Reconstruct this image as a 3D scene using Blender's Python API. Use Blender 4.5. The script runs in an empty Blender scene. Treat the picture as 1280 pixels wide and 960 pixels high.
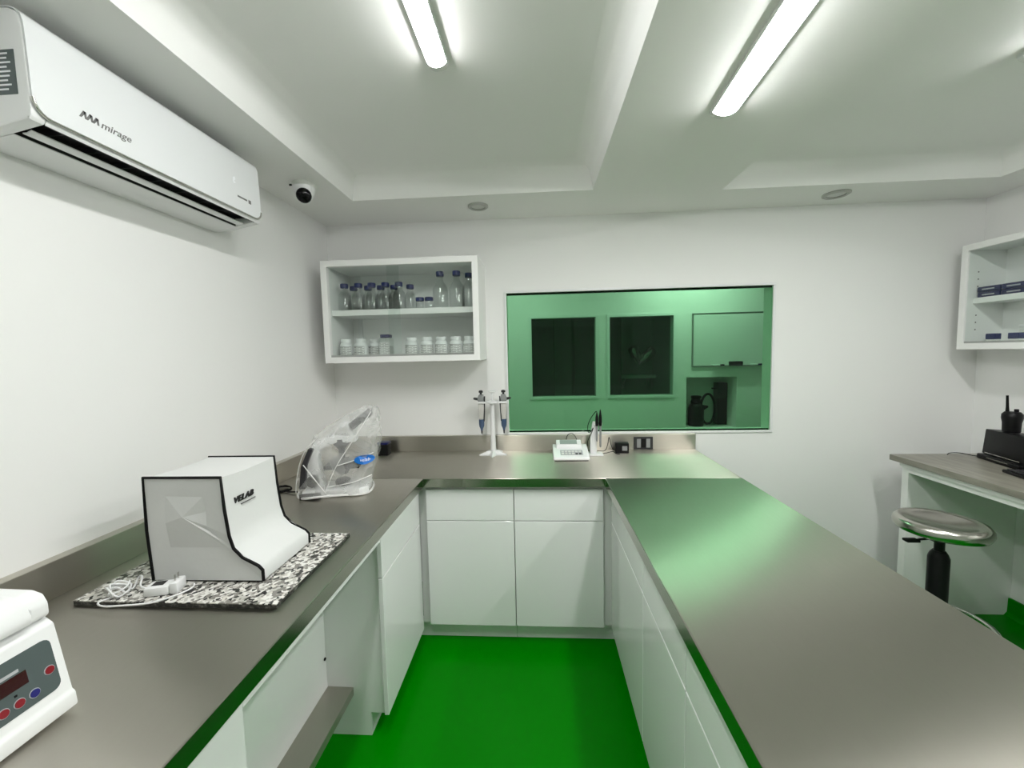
import bpy, bmesh, math, random
from mathutils import Vector, Matrix

random.seed(7)
scene = bpy.context.scene
COL = scene.collection
R = math.radians
PI = math.pi

# ------------------------------------------------------------------ camera
EYE = 1.5256
yaw, pitch, roll = R(-3.580), R(-4.365), R(-1.280)
fwd = Vector((math.sin(yaw) * math.cos(pitch), math.cos(yaw) * math.cos(pitch), math.sin(pitch)))
rgt = Vector((math.cos(yaw), -math.sin(yaw), 0))
upv = rgt.cross(fwd)
rg2 = math.cos(roll) * rgt + math.sin(roll) * upv
up2 = -math.sin(roll) * rgt + math.cos(roll) * upv
cam = bpy.data.cameras.new('camera')
cam.sensor_width = 36.0
cam.lens = 505.0 / 1280.0 * 36.0
cam.clip_start = 0.02
cam_o = bpy.data.objects.new('camera', cam)
M = Matrix((rg2, up2, -fwd)).transposed().to_4x4()
M.translation = (0, 0, EYE)
cam_o.matrix_world = M
COL.objects.link(cam_o)
scene.camera = cam_o

# ------------------------------------------------------------------ world, exposure
world = bpy.data.worlds.new('world')
scene.world = world
world.use_nodes = True
world.node_tree.nodes['Background'].inputs[0].default_value = (0.5, 0.52, 0.5, 1)
world.node_tree.nodes['Background'].inputs[1].default_value = 0.05
scene.view_settings.view_transform = 'Standard'
scene.view_settings.look = 'None'
scene.view_settings.gamma = 1.0
scene.view_settings.use_curve_mapping = False
scene.view_settings.exposure = 1.3
LED_POWER = 27.0


# ------------------------------------------------------------------ materials
def mat(name, col, rough=0.5, metal=0.0, spec=0.5, coat=0.0, emit=None, emit_s=0.0):
    m = bpy.data.materials.new(name)
    m.use_nodes = True
    b = m.node_tree.nodes['Principled BSDF']
    b.inputs['Base Color'].default_value = (*col, 1)
    b.inputs['Roughness'].default_value = rough
    b.inputs['Metallic'].default_value = metal
    b.inputs['Specular IOR Level'].default_value = spec
    b.inputs['Coat Weight'].default_value = coat
    if emit:
        b.inputs['Emission Color'].default_value = (*emit, 1)
        b.inputs['Emission Strength'].default_value = emit_s
    return m


def nodes(m):
    return m.node_tree.nodes, m.node_tree.links, m.node_tree.nodes['Principled BSDF']


def coords(m, scale=(1, 1, 1), kind='Object'):
    n, l, b = nodes(m)
    tc = n.new('ShaderNodeTexCoord')
    mp = n.new('ShaderNodeMapping')
    mp.inputs['Scale'].default_value = scale
    l.new(tc.outputs[kind], mp.inputs['Vector'])
    return mp.outputs['Vector']


def add_bump(m, scale, strength, dist=0.002, vec=(1, 1, 1), detail=4):
    n, l, b = nodes(m)
    v = coords(m, vec)
    t = n.new('ShaderNodeTexNoise')
    t.inputs['Scale'].default_value = scale
    t.inputs['Detail'].default_value = detail
    l.new(v, t.inputs['Vector'])
    bp = n.new('ShaderNodeBump')
    bp.inputs['Strength'].default_value = strength
    bp.inputs['Distance'].default_value = dist
    l.new(t.outputs['Fac'], bp.inputs['Height'])
    l.new(bp.outputs['Normal'], b.inputs['Normal'])
    return t


def add_mottle(m, c1, c2, scale, vec=(1, 1, 1), lo=0.3, hi=0.7, detail=4):
    n, l, b = nodes(m)
    v = coords(m, vec)
    t = n.new('ShaderNodeTexNoise')
    t.inputs['Scale'].default_value = scale
    t.inputs['Detail'].default_value = detail
    l.new(v, t.inputs['Vector'])
    r = n.new('ShaderNodeValToRGB')
    r.color_ramp.elements[0].position = lo
    r.color_ramp.elements[0].color = (*c1, 1)
    r.color_ramp.elements[1].position = hi
    r.color_ramp.elements[1].color = (*c2, 1)
    l.new(t.outputs['Fac'], r.inputs['Fac'])
    l.new(r.outputs['Color'], b.inputs['Base Color'])
    return r


def clear_mat(name, tint, gloss_rough=0.02, ior=1.45, base=0.0):
    """thin glass: tinted see-through plus a Fresnel mirror"""
    m = bpy.data.materials.new(name)
    m.use_nodes = True
    n, l = m.node_tree.nodes, m.node_tree.links
    for x in list(n):
        if x.type != 'OUTPUT_MATERIAL':
            n.remove(x)
    out = [x for x in n if x.type == 'OUTPUT_MATERIAL'][0]
    tr = n.new('ShaderNodeBsdfTransparent')
    tr.inputs['Color'].default_value = (*tint, 1)
    gl = n.new('ShaderNodeBsdfGlossy')
    gl.inputs['Color'].default_value = (0.9, 0.95, 0.92, 1)
    gl.inputs['Roughness'].default_value = gloss_rough
    fr = n.new('ShaderNodeFresnel')
    fr.inputs['IOR'].default_value = ior
    ad = n.new('ShaderNodeMath')
    ad.operation = 'ADD'
    ad.use_clamp = True
    ad.inputs[1].default_value = base
    l.new(fr.outputs[0], ad.inputs[0])
    mx = n.new('ShaderNodeMixShader')
    gm = n.new('ShaderNodeNewGeometry')
    iv = n.new('ShaderNodeMath')
    iv.operation = 'SUBTRACT'
    iv.inputs[0].default_value = 1.0
    l.new(gm.outputs['Backfacing'], iv.inputs[1])
    mu = n.new('ShaderNodeMath')
    mu.operation = 'MULTIPLY'
    l.new(ad.outputs[0], mu.inputs[0])
    l.new(iv.outputs[0], mu.inputs[1])
    l.new(mu.outputs[0], mx.inputs['Fac'])
    l.new(tr.outputs[0], mx.inputs[1])
    l.new(gl.outputs[0], mx.inputs[2])
    l.new(mx.outputs[0], out.inputs['Surface'])
    return m


def film_mat(name, opacity, col=(0.85, 0.86, 0.84)):
    m = bpy.data.materials.new(name)
    m.use_nodes = True
    n, l = m.node_tree.nodes, m.node_tree.links
    b = n['Principled BSDF']
    out = [x for x in n if x.type == 'OUTPUT_MATERIAL'][0]
    b.inputs['Base Color'].default_value = (*col, 1)
    b.inputs['Roughness'].default_value = 0.32
    tr = n.new('ShaderNodeBsdfTransparent')
    tc = n.new('ShaderNodeTexCoord')
    nz = n.new('ShaderNodeTexNoise')
    nz.inputs['Scale'].default_value = 6
    nz.inputs['Detail'].default_value = 6
    nz.inputs['Distortion'].default_value = 1.2
    l.new(tc.outputs['Object'], nz.inputs['Vector'])
    rp = n.new('ShaderNodeMapRange')
    rp.inputs['From Min'].default_value = 0.3
    rp.inputs['From Max'].default_value = 0.7
    rp.inputs['To Min'].default_value = opacity - 0.14
    rp.inputs['To Max'].default_value = opacity + 0.16
    l.new(nz.outputs['Fac'], rp.inputs['Value'])
    bp = n.new('ShaderNodeBump')
    bp.inputs['Strength'].default_value = 0.5
    bp.inputs['Distance'].default_value = 0.006
    l.new(nz.outputs['Fac'], bp.inputs['Height'])
    l.new(bp.outputs['Normal'], b.inputs['Normal'])
    mx = n.new('ShaderNodeMixShader')
    l.new(rp.outputs[0], mx.inputs['Fac'])
    l.new(tr.outputs[0], mx.inputs[1])
    l.new(b.outputs[0], mx.inputs[2])
    l.new(mx.outputs[0], out.inputs['Surface'])
    return m


MT = {}
MT['wall'] = mat('wall_paint', (0.85, 0.855, 0.84), 0.55)
add_bump(MT['wall'], 60, 0.12, 0.002)
MT['ceil'] = mat('ceiling_paint', (0.85, 0.855, 0.835), 0.6)
add_bump(MT['ceil'], 45, 0.12, 0.002)
MT['floor'] = mat('green_epoxy', (0.0, 0.21, 0.0), 0.28, spec=0.08)
add_bump(MT['floor'], 3, 0.03, 0.002)
def brushed(name, col, rough, aniso, tangent):
    """brushed steel: reflections smear along `tangent`, across the grain"""
    m = mat(name, col, rough, metal=1.0)
    n, l, b = nodes(m)
    b.inputs['Anisotropic'].default_value = aniso
    cb = n.new('ShaderNodeCombineXYZ')
    for k in range(3):
        cb.inputs[k].default_value = tangent[k]
    l.new(cb.outputs[0], b.inputs['Tangent'])
    v = coords(m, [3.0 if abs(tangent[k]) < 0.5 else 40.0 for k in range(3)])
    t = n.new('ShaderNodeTexNoise')
    t.inputs['Scale'].default_value = 3
    t.inputs['Detail'].default_value = 5
    l.new(v, t.inputs['Vector'])
    r = n.new('ShaderNodeMapRange')
    r.inputs['From Min'].default_value = 0.3
    r.inputs['From Max'].default_value = 0.7
    r.inputs['To Min'].default_value = rough * 0.92
    r.inputs['To Max'].default_value = rough * 1.08
    l.new(t.outputs['Fac'], r.inputs['Value'])
    l.new(r.outputs[0], b.inputs['Roughness'])
    return m


STEEL = (0.53, 0.505, 0.45)
MT['steel'] = brushed('brushed_steel_lengthwise', STEEL, 0.36, 1.0, (1, 0, 0.3))
MT['steel_x'] = brushed('brushed_steel_crosswise', STEEL, 0.33, 1.0, (0, 1, 0.3))
MT['steel_side'] = brushed('brushed_steel_upstand', STEEL, 0.34, 0.9, (0.06, 0.06, 1))
MT['steel_edge'] = mat('folded_steel_edge', (0.40, 0.385, 0.34), 0.16, metal=1.0)
MT['chrome'] = mat('polished_chrome', (0.62, 0.61, 0.58), 0.14, metal=1.0)
MT['seat_steel'] = mat('spun_steel', (0.55, 0.53, 0.49), 0.2, metal=1.0)
MT['gloss'] = mat('gloss_white_laminate', (0.85, 0.86, 0.85), 0.05, spec=0.6)
MT['carcass'] = mat('white_melamine', (0.86, 0.865, 0.85), 0.35)
MT['plast'] = mat('white_plastic', (0.80, 0.81, 0.81), 0.3)
MT['acplast'] = mat('glossy_white_plastic', (0.80, 0.82, 0.83), 0.12, coat=0.5)
MT['plast_off'] = mat('off_white_plastic', (0.74, 0.75, 0.72), 0.4)
MT['black'] = mat('black_plastic', (0.003, 0.003, 0.0035), 0.4, spec=0.25)
MT['rubber'] = mat('black_rubber', (0.002, 0.002, 0.002), 0.6, spec=0.2)
MT['darkgrey'] = mat('dark_grey_plastic', (0.03, 0.03, 0.033), 0.4, spec=0.3)
MT['grey'] = mat('grey_plastic', (0.25, 0.26, 0.26), 0.4)
MT['void'] = mat('dark_interior', (0.01, 0.01, 0.01), 0.6)
MT['led'] = mat('led_diffuser', (0.9, 0.9, 0.9), 0.4, emit=(1.0, 0.995, 0.985), emit_s=LED_POWER)
MT['glass'] = clear_mat('cabinet_glass', (0.945, 0.965, 0.955), 0.01, 1.45)
MT['green'] = clear_mat('green_tinted_glass', (0.54, 0.79, 0.61), 0.01, 1.33, 0.0)
MT['dgreen'] = clear_mat('dark_tinted_glass', (0.80, 0.88, 0.83), 0.01, 1.45)
MT['bottle'] = clear_mat('bottle_glass', (0.94, 0.955, 0.95), 0.06, 1.4, 0.05)
MT['bluecap'] = mat('blue_screw_cap', (0.005, 0.012, 0.10), 0.35)
MT['navy'] = mat('navy_plastic', (0.004, 0.006, 0.07), 0.3)
MT['bluegrey'] = mat('slate_blue_plastic', (0.05, 0.09, 0.17), 0.4)
MT['pipgrey'] = mat('warm_grey_plastic', (0.55, 0.54, 0.51), 0.4)
MT['cover'] = mat('grey_vinyl_cloth', (0.66, 0.67, 0.66), 0.5)
add_bump(MT['cover'], 14, 0.25, 0.006, (1, 1, 1), 5)
MT['film'] = film_mat('clear_plastic_film', 0.28)
MT['filmedge'] = film_mat('folded_plastic_film', 0.72, (0.9, 0.9, 0.89))
MT['ink'] = mat('black_ink', (0.01, 0.01, 0.01), 0.5)
MT['greyink'] = mat('grey_ink', (0.16, 0.16, 0.16), 0.5)
MT['blueink'] = mat('blue_logo_ink', (0.005, 0.17, 0.62), 0.4)
MT['whiteink'] = mat('white_ink', (0.85, 0.87, 0.9), 0.5)
MT['panelgrey'] = mat('grey_membrane', (0.075, 0.10, 0.10), 0.35)
MT['redbtn'] = mat('red_button', (0.22, 0.006, 0.014), 0.35)
MT['bluebtn'] = mat('blue_button', (0.012, 0.012, 0.16), 0.35)
MT['display'] = mat('dark_red_display', (0.03, 0.003, 0.004), 0.12)
MT['lcd'] = mat('grey_lcd', (0.30, 0.36, 0.33), 0.2)
MT['keys'] = mat('grey_keys', (0.42, 0.43, 0.45), 0.5)
MT['powder'] = mat('white_powder', (0.78, 0.78, 0.74), 0.8)
MT['lens'] = mat('smoked_lens', (0.002, 0.002, 0.0025), 0.15, spec=0.2)
MT['ring'] = mat('grey_ring', (0.42, 0.42, 0.40), 0.45)
MT['lamplens'] = mat('frosted_lamp_lens', (0.62, 0.63, 0.61), 0.5)
MT['board'] = mat('whiteboard', (0.80, 0.81, 0.80), 0.15)
MT['alu'] = mat('aluminium', (0.42, 0.43, 0.42), 0.35, metal=1.0)
MT['dim'] = mat('wall_with_painted_dimness', (0.30, 0.31, 0.30), 0.7)  # low base colour paints the unlit room's dimness into its surfaces
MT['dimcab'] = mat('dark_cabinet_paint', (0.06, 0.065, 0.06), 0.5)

m = MT['granite'] = mat('speckled_granite', (0.6, 0.6, 0.58), 0.25)
n, l, b = nodes(m)
v = coords(m)
t1 = n.new('ShaderNodeTexVoronoi')
t1.inputs['Scale'].default_value = 120
t1.inputs['Randomness'].default_value = 1.0
l.new(v, t1.inputs['Vector'])
rp = n.new('ShaderNodeValToRGB')
rp.color_ramp.interpolation = 'CONSTANT'
el = rp.color_ramp.elements
el[0].position = 0.0
el[0].color = (0.03, 0.03, 0.028, 1)
el[1].position = 0.26
el[1].color = (0.22, 0.21, 0.19, 1)
for p, c in ((0.45, (0.48, 0.47, 0.43)), (0.62, (0.72, 0.71, 0.67)), (0.85, (0.6, 0.58, 0.52))):
    e = el.new(p)
    e.color = (*c, 1)
l.new(t1.outputs['Color'], rp.inputs['Fac'])
l.new(rp.outputs['Color'], b.inputs['Base Color'])
MT['granite_edge'] = mat('dark_granite_edge', (0.05, 0.05, 0.045), 0.4)
add_mottle(MT['granite_edge'], (0.012, 0.012, 0.01), (0.2, 0.2, 0.18), 90, lo=0.5, hi=0.75)

m = MT['desktop'] = mat('grey_brown_laminate', (0.2, 0.19, 0.16), 0.35)
add_mottle(m, (0.20, 0.19, 0.155), (0.30, 0.285, 0.24), 6, (6, 1, 6), 0.35, 0.7, 6)

m = MT['label'] = mat('printed_label', (0.8, 0.8, 0.78), 0.5)
n, l, b = nodes(m)
v = coords(m, (1, 1, 1))
br = n.new('ShaderNodeTexBrick')
br.inputs['Scale'].default_value = 1.0
br.inputs['Brick Width'].default_value = 0.031
br.inputs['Row Height'].default_value = 0.0072
br.inputs['Mortar Size'].default_value = 0.0024
br.inputs['Mortar Smooth'].default_value = 0.0
br.inputs['Color1'].default_value = (0.03, 0.03, 0.03, 1)
br.inputs['Color2'].default_value = (0.35, 0.35, 0.35, 1)
br.inputs['Mortar'].default_value = (0.82, 0.82, 0.80, 1)
sx = n.new('ShaderNodeSeparateXYZ')
cx = n.new('ShaderNodeCombineXYZ')
l.new(v, sx.inputs[0])
l.new(sx.outputs['X'], cx.inputs['X'])
l.new(sx.outputs['Z'], cx.inputs['Y'])
l.new(cx.outputs[0], br.inputs['Vector'])
l.new(br.outputs['Color'], b.inputs['Base Color'])


# ------------------------------------------------------------------ mesh helpers
def world_loc(o):
    v = Vector((0, 0, 0))
    while o is not None:
        v += Vector(o.location)
        o = o.parent
    return v


class MB:
    def __init__(self):
        self.bm = bmesh.new()

    def box(self, x0, x1, y0, y1, z0, z1, bev=0.0, seg=2):
        b = bmesh.new()
        bmesh.ops.create_cube(b, size=1.0)
        for vv in b.verts:
            vv.co = Vector(((x0 + x1) / 2 + vv.co.x * (x1 - x0), (y0 + y1) / 2 + vv.co.y * (y1 - y0), (z0 + z1) / 2 + vv.co.z * (z1 - z0)))
        if bev > 0:
            bmesh.ops.bevel(b, geom=list(b.edges), offset=bev, segments=seg, affect='EDGES', profile=0.5)
        self.merge(b)
        return self

    def merge(self, b, mtx=None):
        if mtx is not None:
            bmesh.ops.transform(b, matrix=mtx, verts=list(b.verts))
        me = bpy.data.meshes.new('tmp')
        b.to_mesh(me)
        b.free()
        self.bm.from_mesh(me)
        bpy.data.meshes.remove(me)

    def lathe(self, prof, c=(0, 0, 0), seg=20, axis='z', cap=True):
        """prof: list of (r, h) along the axis"""
        b = bmesh.new()
        rings = []
        for r, h in prof:
            ring = []
            for i in range(seg):
                a = 2 * PI * i / seg
                p = (r * math.cos(a), r * math.sin(a), h)
                if axis == 'x':
                    p = (p[2], p[0], p[1])
                elif axis == 'y':
                    p = (p[1], p[2], p[0])
                ring.append(b.verts.new(Vector(p) + Vector(c)))
            rings.append(ring)
        for a, d in zip(rings[:-1], rings[1:]):
            for i in range(seg):
                j = (i + 1) % seg
                b.faces.new((a[i], a[j], d[j], d[i]))
        if cap:
            b.faces.new(list(reversed(rings[0])))
            b.faces.new(rings[-1])
        bmesh.ops.recalc_face_normals(b, faces=list(b.faces))
        self.merge(b)
        return self

    def tube(self, pts, r, seg=8, closed=False, cap=True):
        pts = [Vector(p) for p in pts]
        b = bmesh.new()
        rings = []
        prev = None
        N = len(pts)
        for i, p in enumerate(pts):
            if closed:
                d = pts[(i + 1) % N] - pts[i - 1]
            else:
                d = pts[min(i + 1, N - 1)] - pts[max(i - 1, 0)]
            d.normalize()
            if prev is None:
                u = d.orthogonal().normalized()
            else:
                u = (prev - d * prev.dot(d)).normalized()
            prev = u
            w = d.cross(u)
            rr = r[i] if isinstance(r, (list, tuple)) else r
            rings.append([b.verts.new(p + (u * math.cos(2 * PI * k / seg) + w * math.sin(2 * PI * k / seg)) * rr) for k in range(seg)])
        pairs = list(zip(rings[:-1], rings[1:])) + ([(rings[-1], rings[0])] if closed else [])
        for a, d in pairs:
            for i in range(seg):
                j = (i + 1) % seg
                b.faces.new((a[i], a[j], d[j], d[i]))
        if cap and not closed:
            b.faces.new(list(reversed(rings[0])))
            b.faces.new(rings[-1])
        bmesh.ops.recalc_face_normals(b, faces=list(b.faces))
        self.merge(b)
        return self

    def prism(self, poly, axis, a, d, bev=0.0, seg=2):
        """poly: 2D points; axis 'y': (x,z) extruded a..d in y; 'x': (y,z); 'z': (x,y)"""
        b = bmesh.new()

        def P(p, t):
            if axis == 'y':
                return (p[0], t, p[1])
            if axis == 'x':
                return (t, p[0], p[1])
            return (p[0], p[1], t)
        A = [b.verts.new(P(p, a)) for p in poly]
        D = [b.verts.new(P(p, d)) for p in poly]
        b.faces.new(A)
        b.faces.new(list(reversed(D)))
        for i in range(len(poly)):
            j = (i + 1) % len(poly)
            b.faces.new((A[i], D[i], D[j], A[j]))
        bmesh.ops.recalc_face_normals(b, faces=list(b.faces))
        if bev > 0:
            bmesh.ops.bevel(b, geom=list(b.edges), offset=bev, segments=seg, affect='EDGES', profile=0.5)
        self.merge(b)
        return self

    def faces(self, verts, faces):
        vs = [self.bm.verts.new(v_) for v_ in verts]
        for f_ in faces:
            self.bm.faces.new([vs[i] for i in f_])
        return self

    def xf(self, mtx):
        bmesh.ops.transform(self.bm, matrix=mtx, verts=list(self.bm.verts))
        return self

    def build(self, name, material, parent=None, world=False, smooth=None):
        if world and parent is not None:
            bmesh.ops.translate(self.bm, vec=-world_loc(parent), verts=list(self.bm.verts))
        me = bpy.data.meshes.new(name)
        self.bm.to_mesh(me)
        self.bm.free()
        if smooth is not None:
            for p in me.polygons:
                p.use_smooth = True
            me.set_sharp_from_angle(angle=R(smooth))
        me.materials.append(MT[material] if isinstance(material, str) else material)
        o = bpy.data.objects.new(name, me)
        COL.objects.link(o)
        if parent is not None:
            o.parent = parent
        return o


def tag(o, label, cat, group=None):
    o['label'] = label
    o['category'] = cat
    if group:
        o['group'] = group
    return o


def thing(name, label, cat, loc=(0, 0, 0), rotz=0.0, group=None):
    o = bpy.data.objects.new(name, None)
    o.empty_display_size = 0.05
    COL.objects.link(o)
    o.location = loc
    o.rotation_euler = (0, 0, rotz)
    return tag(o, label, cat, group)


def struct(name, mb, material, parent=None, smooth=None):
    o = mb.build(name, material, parent, smooth=smooth)
    if parent is None:
        o['kind'] = 'structure'
    return o


def copy_tree(o, parent=None):
    c = o.copy()
    COL.objects.link(c)
    c.parent = parent
    for ch in list(o.children):
        copy_tree(ch, c)
    return c


def place(o, loc, label, rotz=None):
    o.location = loc
    if rotz is not None:
        o.rotation_euler = (0, 0, rotz)
    o['label'] = label
    return o


def text(name, s, size, origin, xdir, ydir, material, parent, ext=0.0004, shear=0.0, bold=0.0, sx=1.0, space=1.0):
    cu = bpy.data.curves.new('tmp_text', 'FONT')
    cu.body = s
    cu.size = size
    cu.shear = shear
    cu.offset = bold
    cu.space_character = space
    cu.extrude = ext
    cu.resolution_u = 3
    t = bpy.data.objects.new('tmp_text', cu)
    COL.objects.link(t)
    dg = bpy.context.evaluated_depsgraph_get()
    me = bpy.data.meshes.new_from_object(t.evaluated_get(dg))
    bpy.data.objects.remove(t)
    bpy.data.curves.remove(cu)
    x = Vector(xdir).normalized()
    y = Vector(ydir).normalized()
    z = x.cross(y)
    mt = Matrix((x, y, z)).transposed().to_4x4()
    mt.translation = Vector(origin) - (world_loc(parent) if parent else Vector())
    me.transform(mt @ Matrix.Diagonal((sx, 1, 1, 1)))
    me.name = name
    me.materials.clear()
    me.materials.append(MT[material])
    o = bpy.data.objects.new(name, me)
    COL.objects.link(o)
    o.parent = parent
    return o


def slab_with_holes(x0, x1, z0, z1, holes, y0, y1):
    """wall in the XZ plane with rectangular openings (hx0,hx1,hz0,hz1)"""
    xs = sorted({x0, x1, *[h[0] for h in holes], *[h[1] for h in holes]})
    zs = sorted({z0, z1, *[h[2] for h in holes], *[h[3] for h in holes]})
    mb = MB()
    bm = mb.bm

    def solid(i, j):
        if i < 0 or j < 0 or i >= len(xs) - 1 or j >= len(zs) - 1:
            return False
        cx_, cz_ = (xs[i] + xs[i + 1]) / 2, (zs[j] + zs[j + 1]) / 2
        return not any(h[0] < cx_ < h[1] and h[2] < cz_ < h[3] for h in holes)

    def q(*p):
        bm.faces.new([bm.verts.new(a) for a in p])
    for i in range(len(xs) - 1):
        for j in range(len(zs) - 1):
            if not solid(i, j):
                continue
            a, b_, c, d = xs[i], xs[i + 1], zs[j], zs[j + 1]
            q((a, y0, c), (b_, y0, c), (b_, y0, d), (a, y0, d))
            q((a, y1, d), (b_, y1, d), (b_, y1, c), (a, y1, c))
            if not solid(i - 1, j):
                q((a, y0, d), (a, y1, d), (a, y1, c), (a, y0, c))
            if not solid(i + 1, j):
                q((b_, y0, c), (b_, y1, c), (b_, y1, d), (b_, y0, d))
            if not solid(i, j - 1):
                q((a, y0, c), (a, y1, c), (b_, y1, c), (b_, y0, c))
            if not solid(i, j + 1):
                q((a, y0, d), (b_, y0, d), (b_, y1, d), (a, y1, d))
    bmesh.ops.remove_doubles(bm, verts=list(bm.verts), dist=1e-5)
    bmesh.ops.recalc_face_normals(bm, faces=list(bm.faces))
    return mb


# ------------------------------------------------------------------ the room shell
XL, XR = -1.33, 2.62          # left / right wall faces
YB = 2.58                     # back wall face
YN = -1.7                     # wall behind the camera
ZC = 2.36                     # lower ceiling
ZT = 2.48                     # ceiling inside the trays
WIN = (-0.185, 1.439, 1.013, 1.902)

struct('floor', MB().box(XL - 0.12, XR + 0.12, YN - 0.12, YB + 0.1, -0.1, 0), 'floor')
struct('wall_left', MB().box(XL - 0.12, XL, YN - 0.12, YB + 0.1, 0, 2.62), 'wall')
struct('wall_right', MB().box(XR, XR + 0.12, YN - 0.12, YB + 0.1, 0, 2.62), 'wall')
struct('wall_behind', MB().box(XL, XR, YN - 0.12, YN, 0, 2.62), 'wall')
struct('wall_back', slab_with_holes(XL, XR, 0, 2.62, [WIN], YB, YB + 0.1), 'wall')


def ceiling():
    mb = MB()
    bm = mb.bm
    trays = [(-0.972, 0.306, -1.2, 2.185), (0.99, 2.36, -1.2, 2.265)]
    xs = sorted({XL, XR, *[t[0] for t in trays], *[t[1] for t in trays]})
    ys = sorted({YN, YB, -1.2, 2.185, 2.265})

    def q(p):
        bm.faces.new([bm.verts.new(a) for a in p])
    for i in range(len(xs) - 1):
        for j in range(len(ys) - 1):
            cx_, cy_ = (xs[i] + xs[i + 1]) / 2, (ys[j] + ys[j + 1]) / 2
            if any(t[0] < cx_ < t[1] and t[2] < cy_ < t[3] for t in trays):
                continue
            q([(xs[i], ys[j], ZC), (xs[i], ys[j + 1], ZC), (xs[i + 1], ys[j + 1], ZC), (xs[i + 1], ys[j], ZC)])
    for (a, b_, c, d) in trays:
        # coved sides in three steps up to the tray top
        steps = [(0.0, ZC), (0.012, ZC + 0.06)] + [(0.012 + 0.088 * (1 - math.cos(R(15 * q_))), ZC + 0.06 + 0.06 * math.sin(R(15 * q_))) for q_ in range(1, 7)]
        for (s0, z0), (s1, z1) in zip(steps[:-1], steps[1:]):
            lo = [(a + s0, c + s0, z0), (b_ - s0, c + s0, z0), (b_ - s0, d - s0, z0), (a + s0, d - s0, z0)]
            hi = [(a + s1, c + s1, z1), (b_ - s1, c + s1, z1), (b_ - s1, d - s1, z1), (a + s1, d - s1, z1)]
            for k in range(4):
                k2 = (k + 1) % 4
                q([lo[k], lo[k2], hi[k2], hi[k]])
        s1 = 0.10
        q([(a + s1, c + s1, ZT), (a + s1, d - s1, ZT), (b_ - s1, d - s1, ZT), (b_ - s1, c + s1, ZT)])
    # roof slab above
    bmesh.ops.remove_doubles(bm, verts=list(bm.verts), dist=1e-5)
    mb.box(XL - 0.12, XR + 0.12, YN - 0.12, YB + 0.1, 2.62, 2.7)
    return mb


struct('ceiling', ceiling(), 'ceil', smooth=28)
struct('trim_1', MB().prism([(XR, 0), (XR - 0.03, 0), (XR - 0.014, 0.02), (XR - 0.012, 0.1), (XR, 0.1)], 'y', YN, YB - 0.0125), 'floor')
struct('trim_2', MB().prism([(YB, 0), (YB - 0.03, 0), (YB - 0.014, 0.02), (YB - 0.012, 0.1), (YB, 0.1)], 'x', 0.99, XR - 0.031), 'floor')

# window: thin white frame with one green pane, set flush with our side
w0, w1, h0, h1 = WIN
win = bpy.data.objects.new('window_1', None)
COL.objects.link(win)
win['kind'] = 'structure'
win.location = ((w0 + w1) / 2, YB, h0)
fr = MB()
for (a, b_, c, d) in ((w0 - 0.014, w1 + 0.014, h1, h1 + 0.014), (w0 - 0.014, w1 + 0.014, h0 - 0.014, h0), (w0 - 0.014, w0, h0, h1), (w1, w1 + 0.014, h0, h1)):
    fr.box(a, b_, YB - 0.008, YB, c, d, 0.002)
fr.build('frame', 'plast', win, world=True)
MB().box(w0, w1, YB + 0.004, YB + 0.012, h0, h1).build('pane', 'green', win, world=True)
MB().box(w0, w1, YB + 0.013, YB + 0.02, h0, h0 + 0.008).build('gasket', 'rubber', win, world=True)
MB().box(w0, w1, YB + 0.013, YB + 0.02, h1 - 0.012, h1).build('gasket', 'rubber', win, world=True)

# ------------------------------------------------------------------ the room beyond the window
YF = 4.4
X2L, X2R = -1.6, 3.3
WA = (-0.052, 0.633, 1.043, 1.890)
WBB = (0.782, 1.447, 1.043, 1.884)
NI = (1.587, 2.109, 0.676, 1.225)
struct('floor_next_room', MB().box(X2L, X2R, YB + 0.1, YF, -0.1, 0), 'floor')
struct('ceiling_next_room', MB().box(X2L, X2R, YB + 0.1, YF, 2.45, 2.55), 'ceil')
struct('wall_next_left', MB().box(X2L - 0.1, X2L, YB + 0.1, YF + 0.1, 0, 2.55), 'wall')
struct('wall_next_right', MB().box(X2R, X2R + 0.1, YB + 0.1, YF + 0.1, 0, 2.55), 'wall')
struct('wall_far', slab_with_holes(X2L, X2R, 0, 2.45, [WA, WBB, NI], YF, YF + 0.1), 'wall')
for k, wr in ((2, WA), (3, WBB)):
    o = bpy.data.objects.new('window_%d' % k, None)
    COL.objects.link(o)
    o['kind'] = 'structure'
    o.location = ((wr[0] + wr[1]) / 2, YF, wr[2])
    f = MB()
    for (a, b_, c, d) in ((wr[0] - 0.03, wr[1] + 0.03, wr[3], wr[3] + 0.03), (wr[0] - 0.03, wr[1] + 0.03, wr[2] - 0.03, wr[2]), (wr[0] - 0.03, wr[0], wr[2], wr[3]), (wr[1], wr[1] + 0.03, wr[2], wr[3])):
        f.box(a, b_, YF - 0.012, YF, c, d, 0.002)
    f.build('frame', 'plast', o, world=True)
    MB().box(wr[0], wr[1], YF + 0.01, YF + 0.016, wr[2], wr[3]).build('pane', 'dgreen', o, world=True)
# third, unlit room behind those two windows
Y3 = 5.6
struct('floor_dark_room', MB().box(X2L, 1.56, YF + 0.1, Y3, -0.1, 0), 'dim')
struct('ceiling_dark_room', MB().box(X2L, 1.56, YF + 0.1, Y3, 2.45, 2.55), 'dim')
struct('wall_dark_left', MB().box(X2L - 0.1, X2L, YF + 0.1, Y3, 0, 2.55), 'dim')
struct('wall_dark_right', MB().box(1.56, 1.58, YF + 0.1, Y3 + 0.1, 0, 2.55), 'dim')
struct('wall_dark_far', MB().box(X2L, 1.56, Y3, Y3 + 0.1, 0, 2.55), 'dim')


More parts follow.
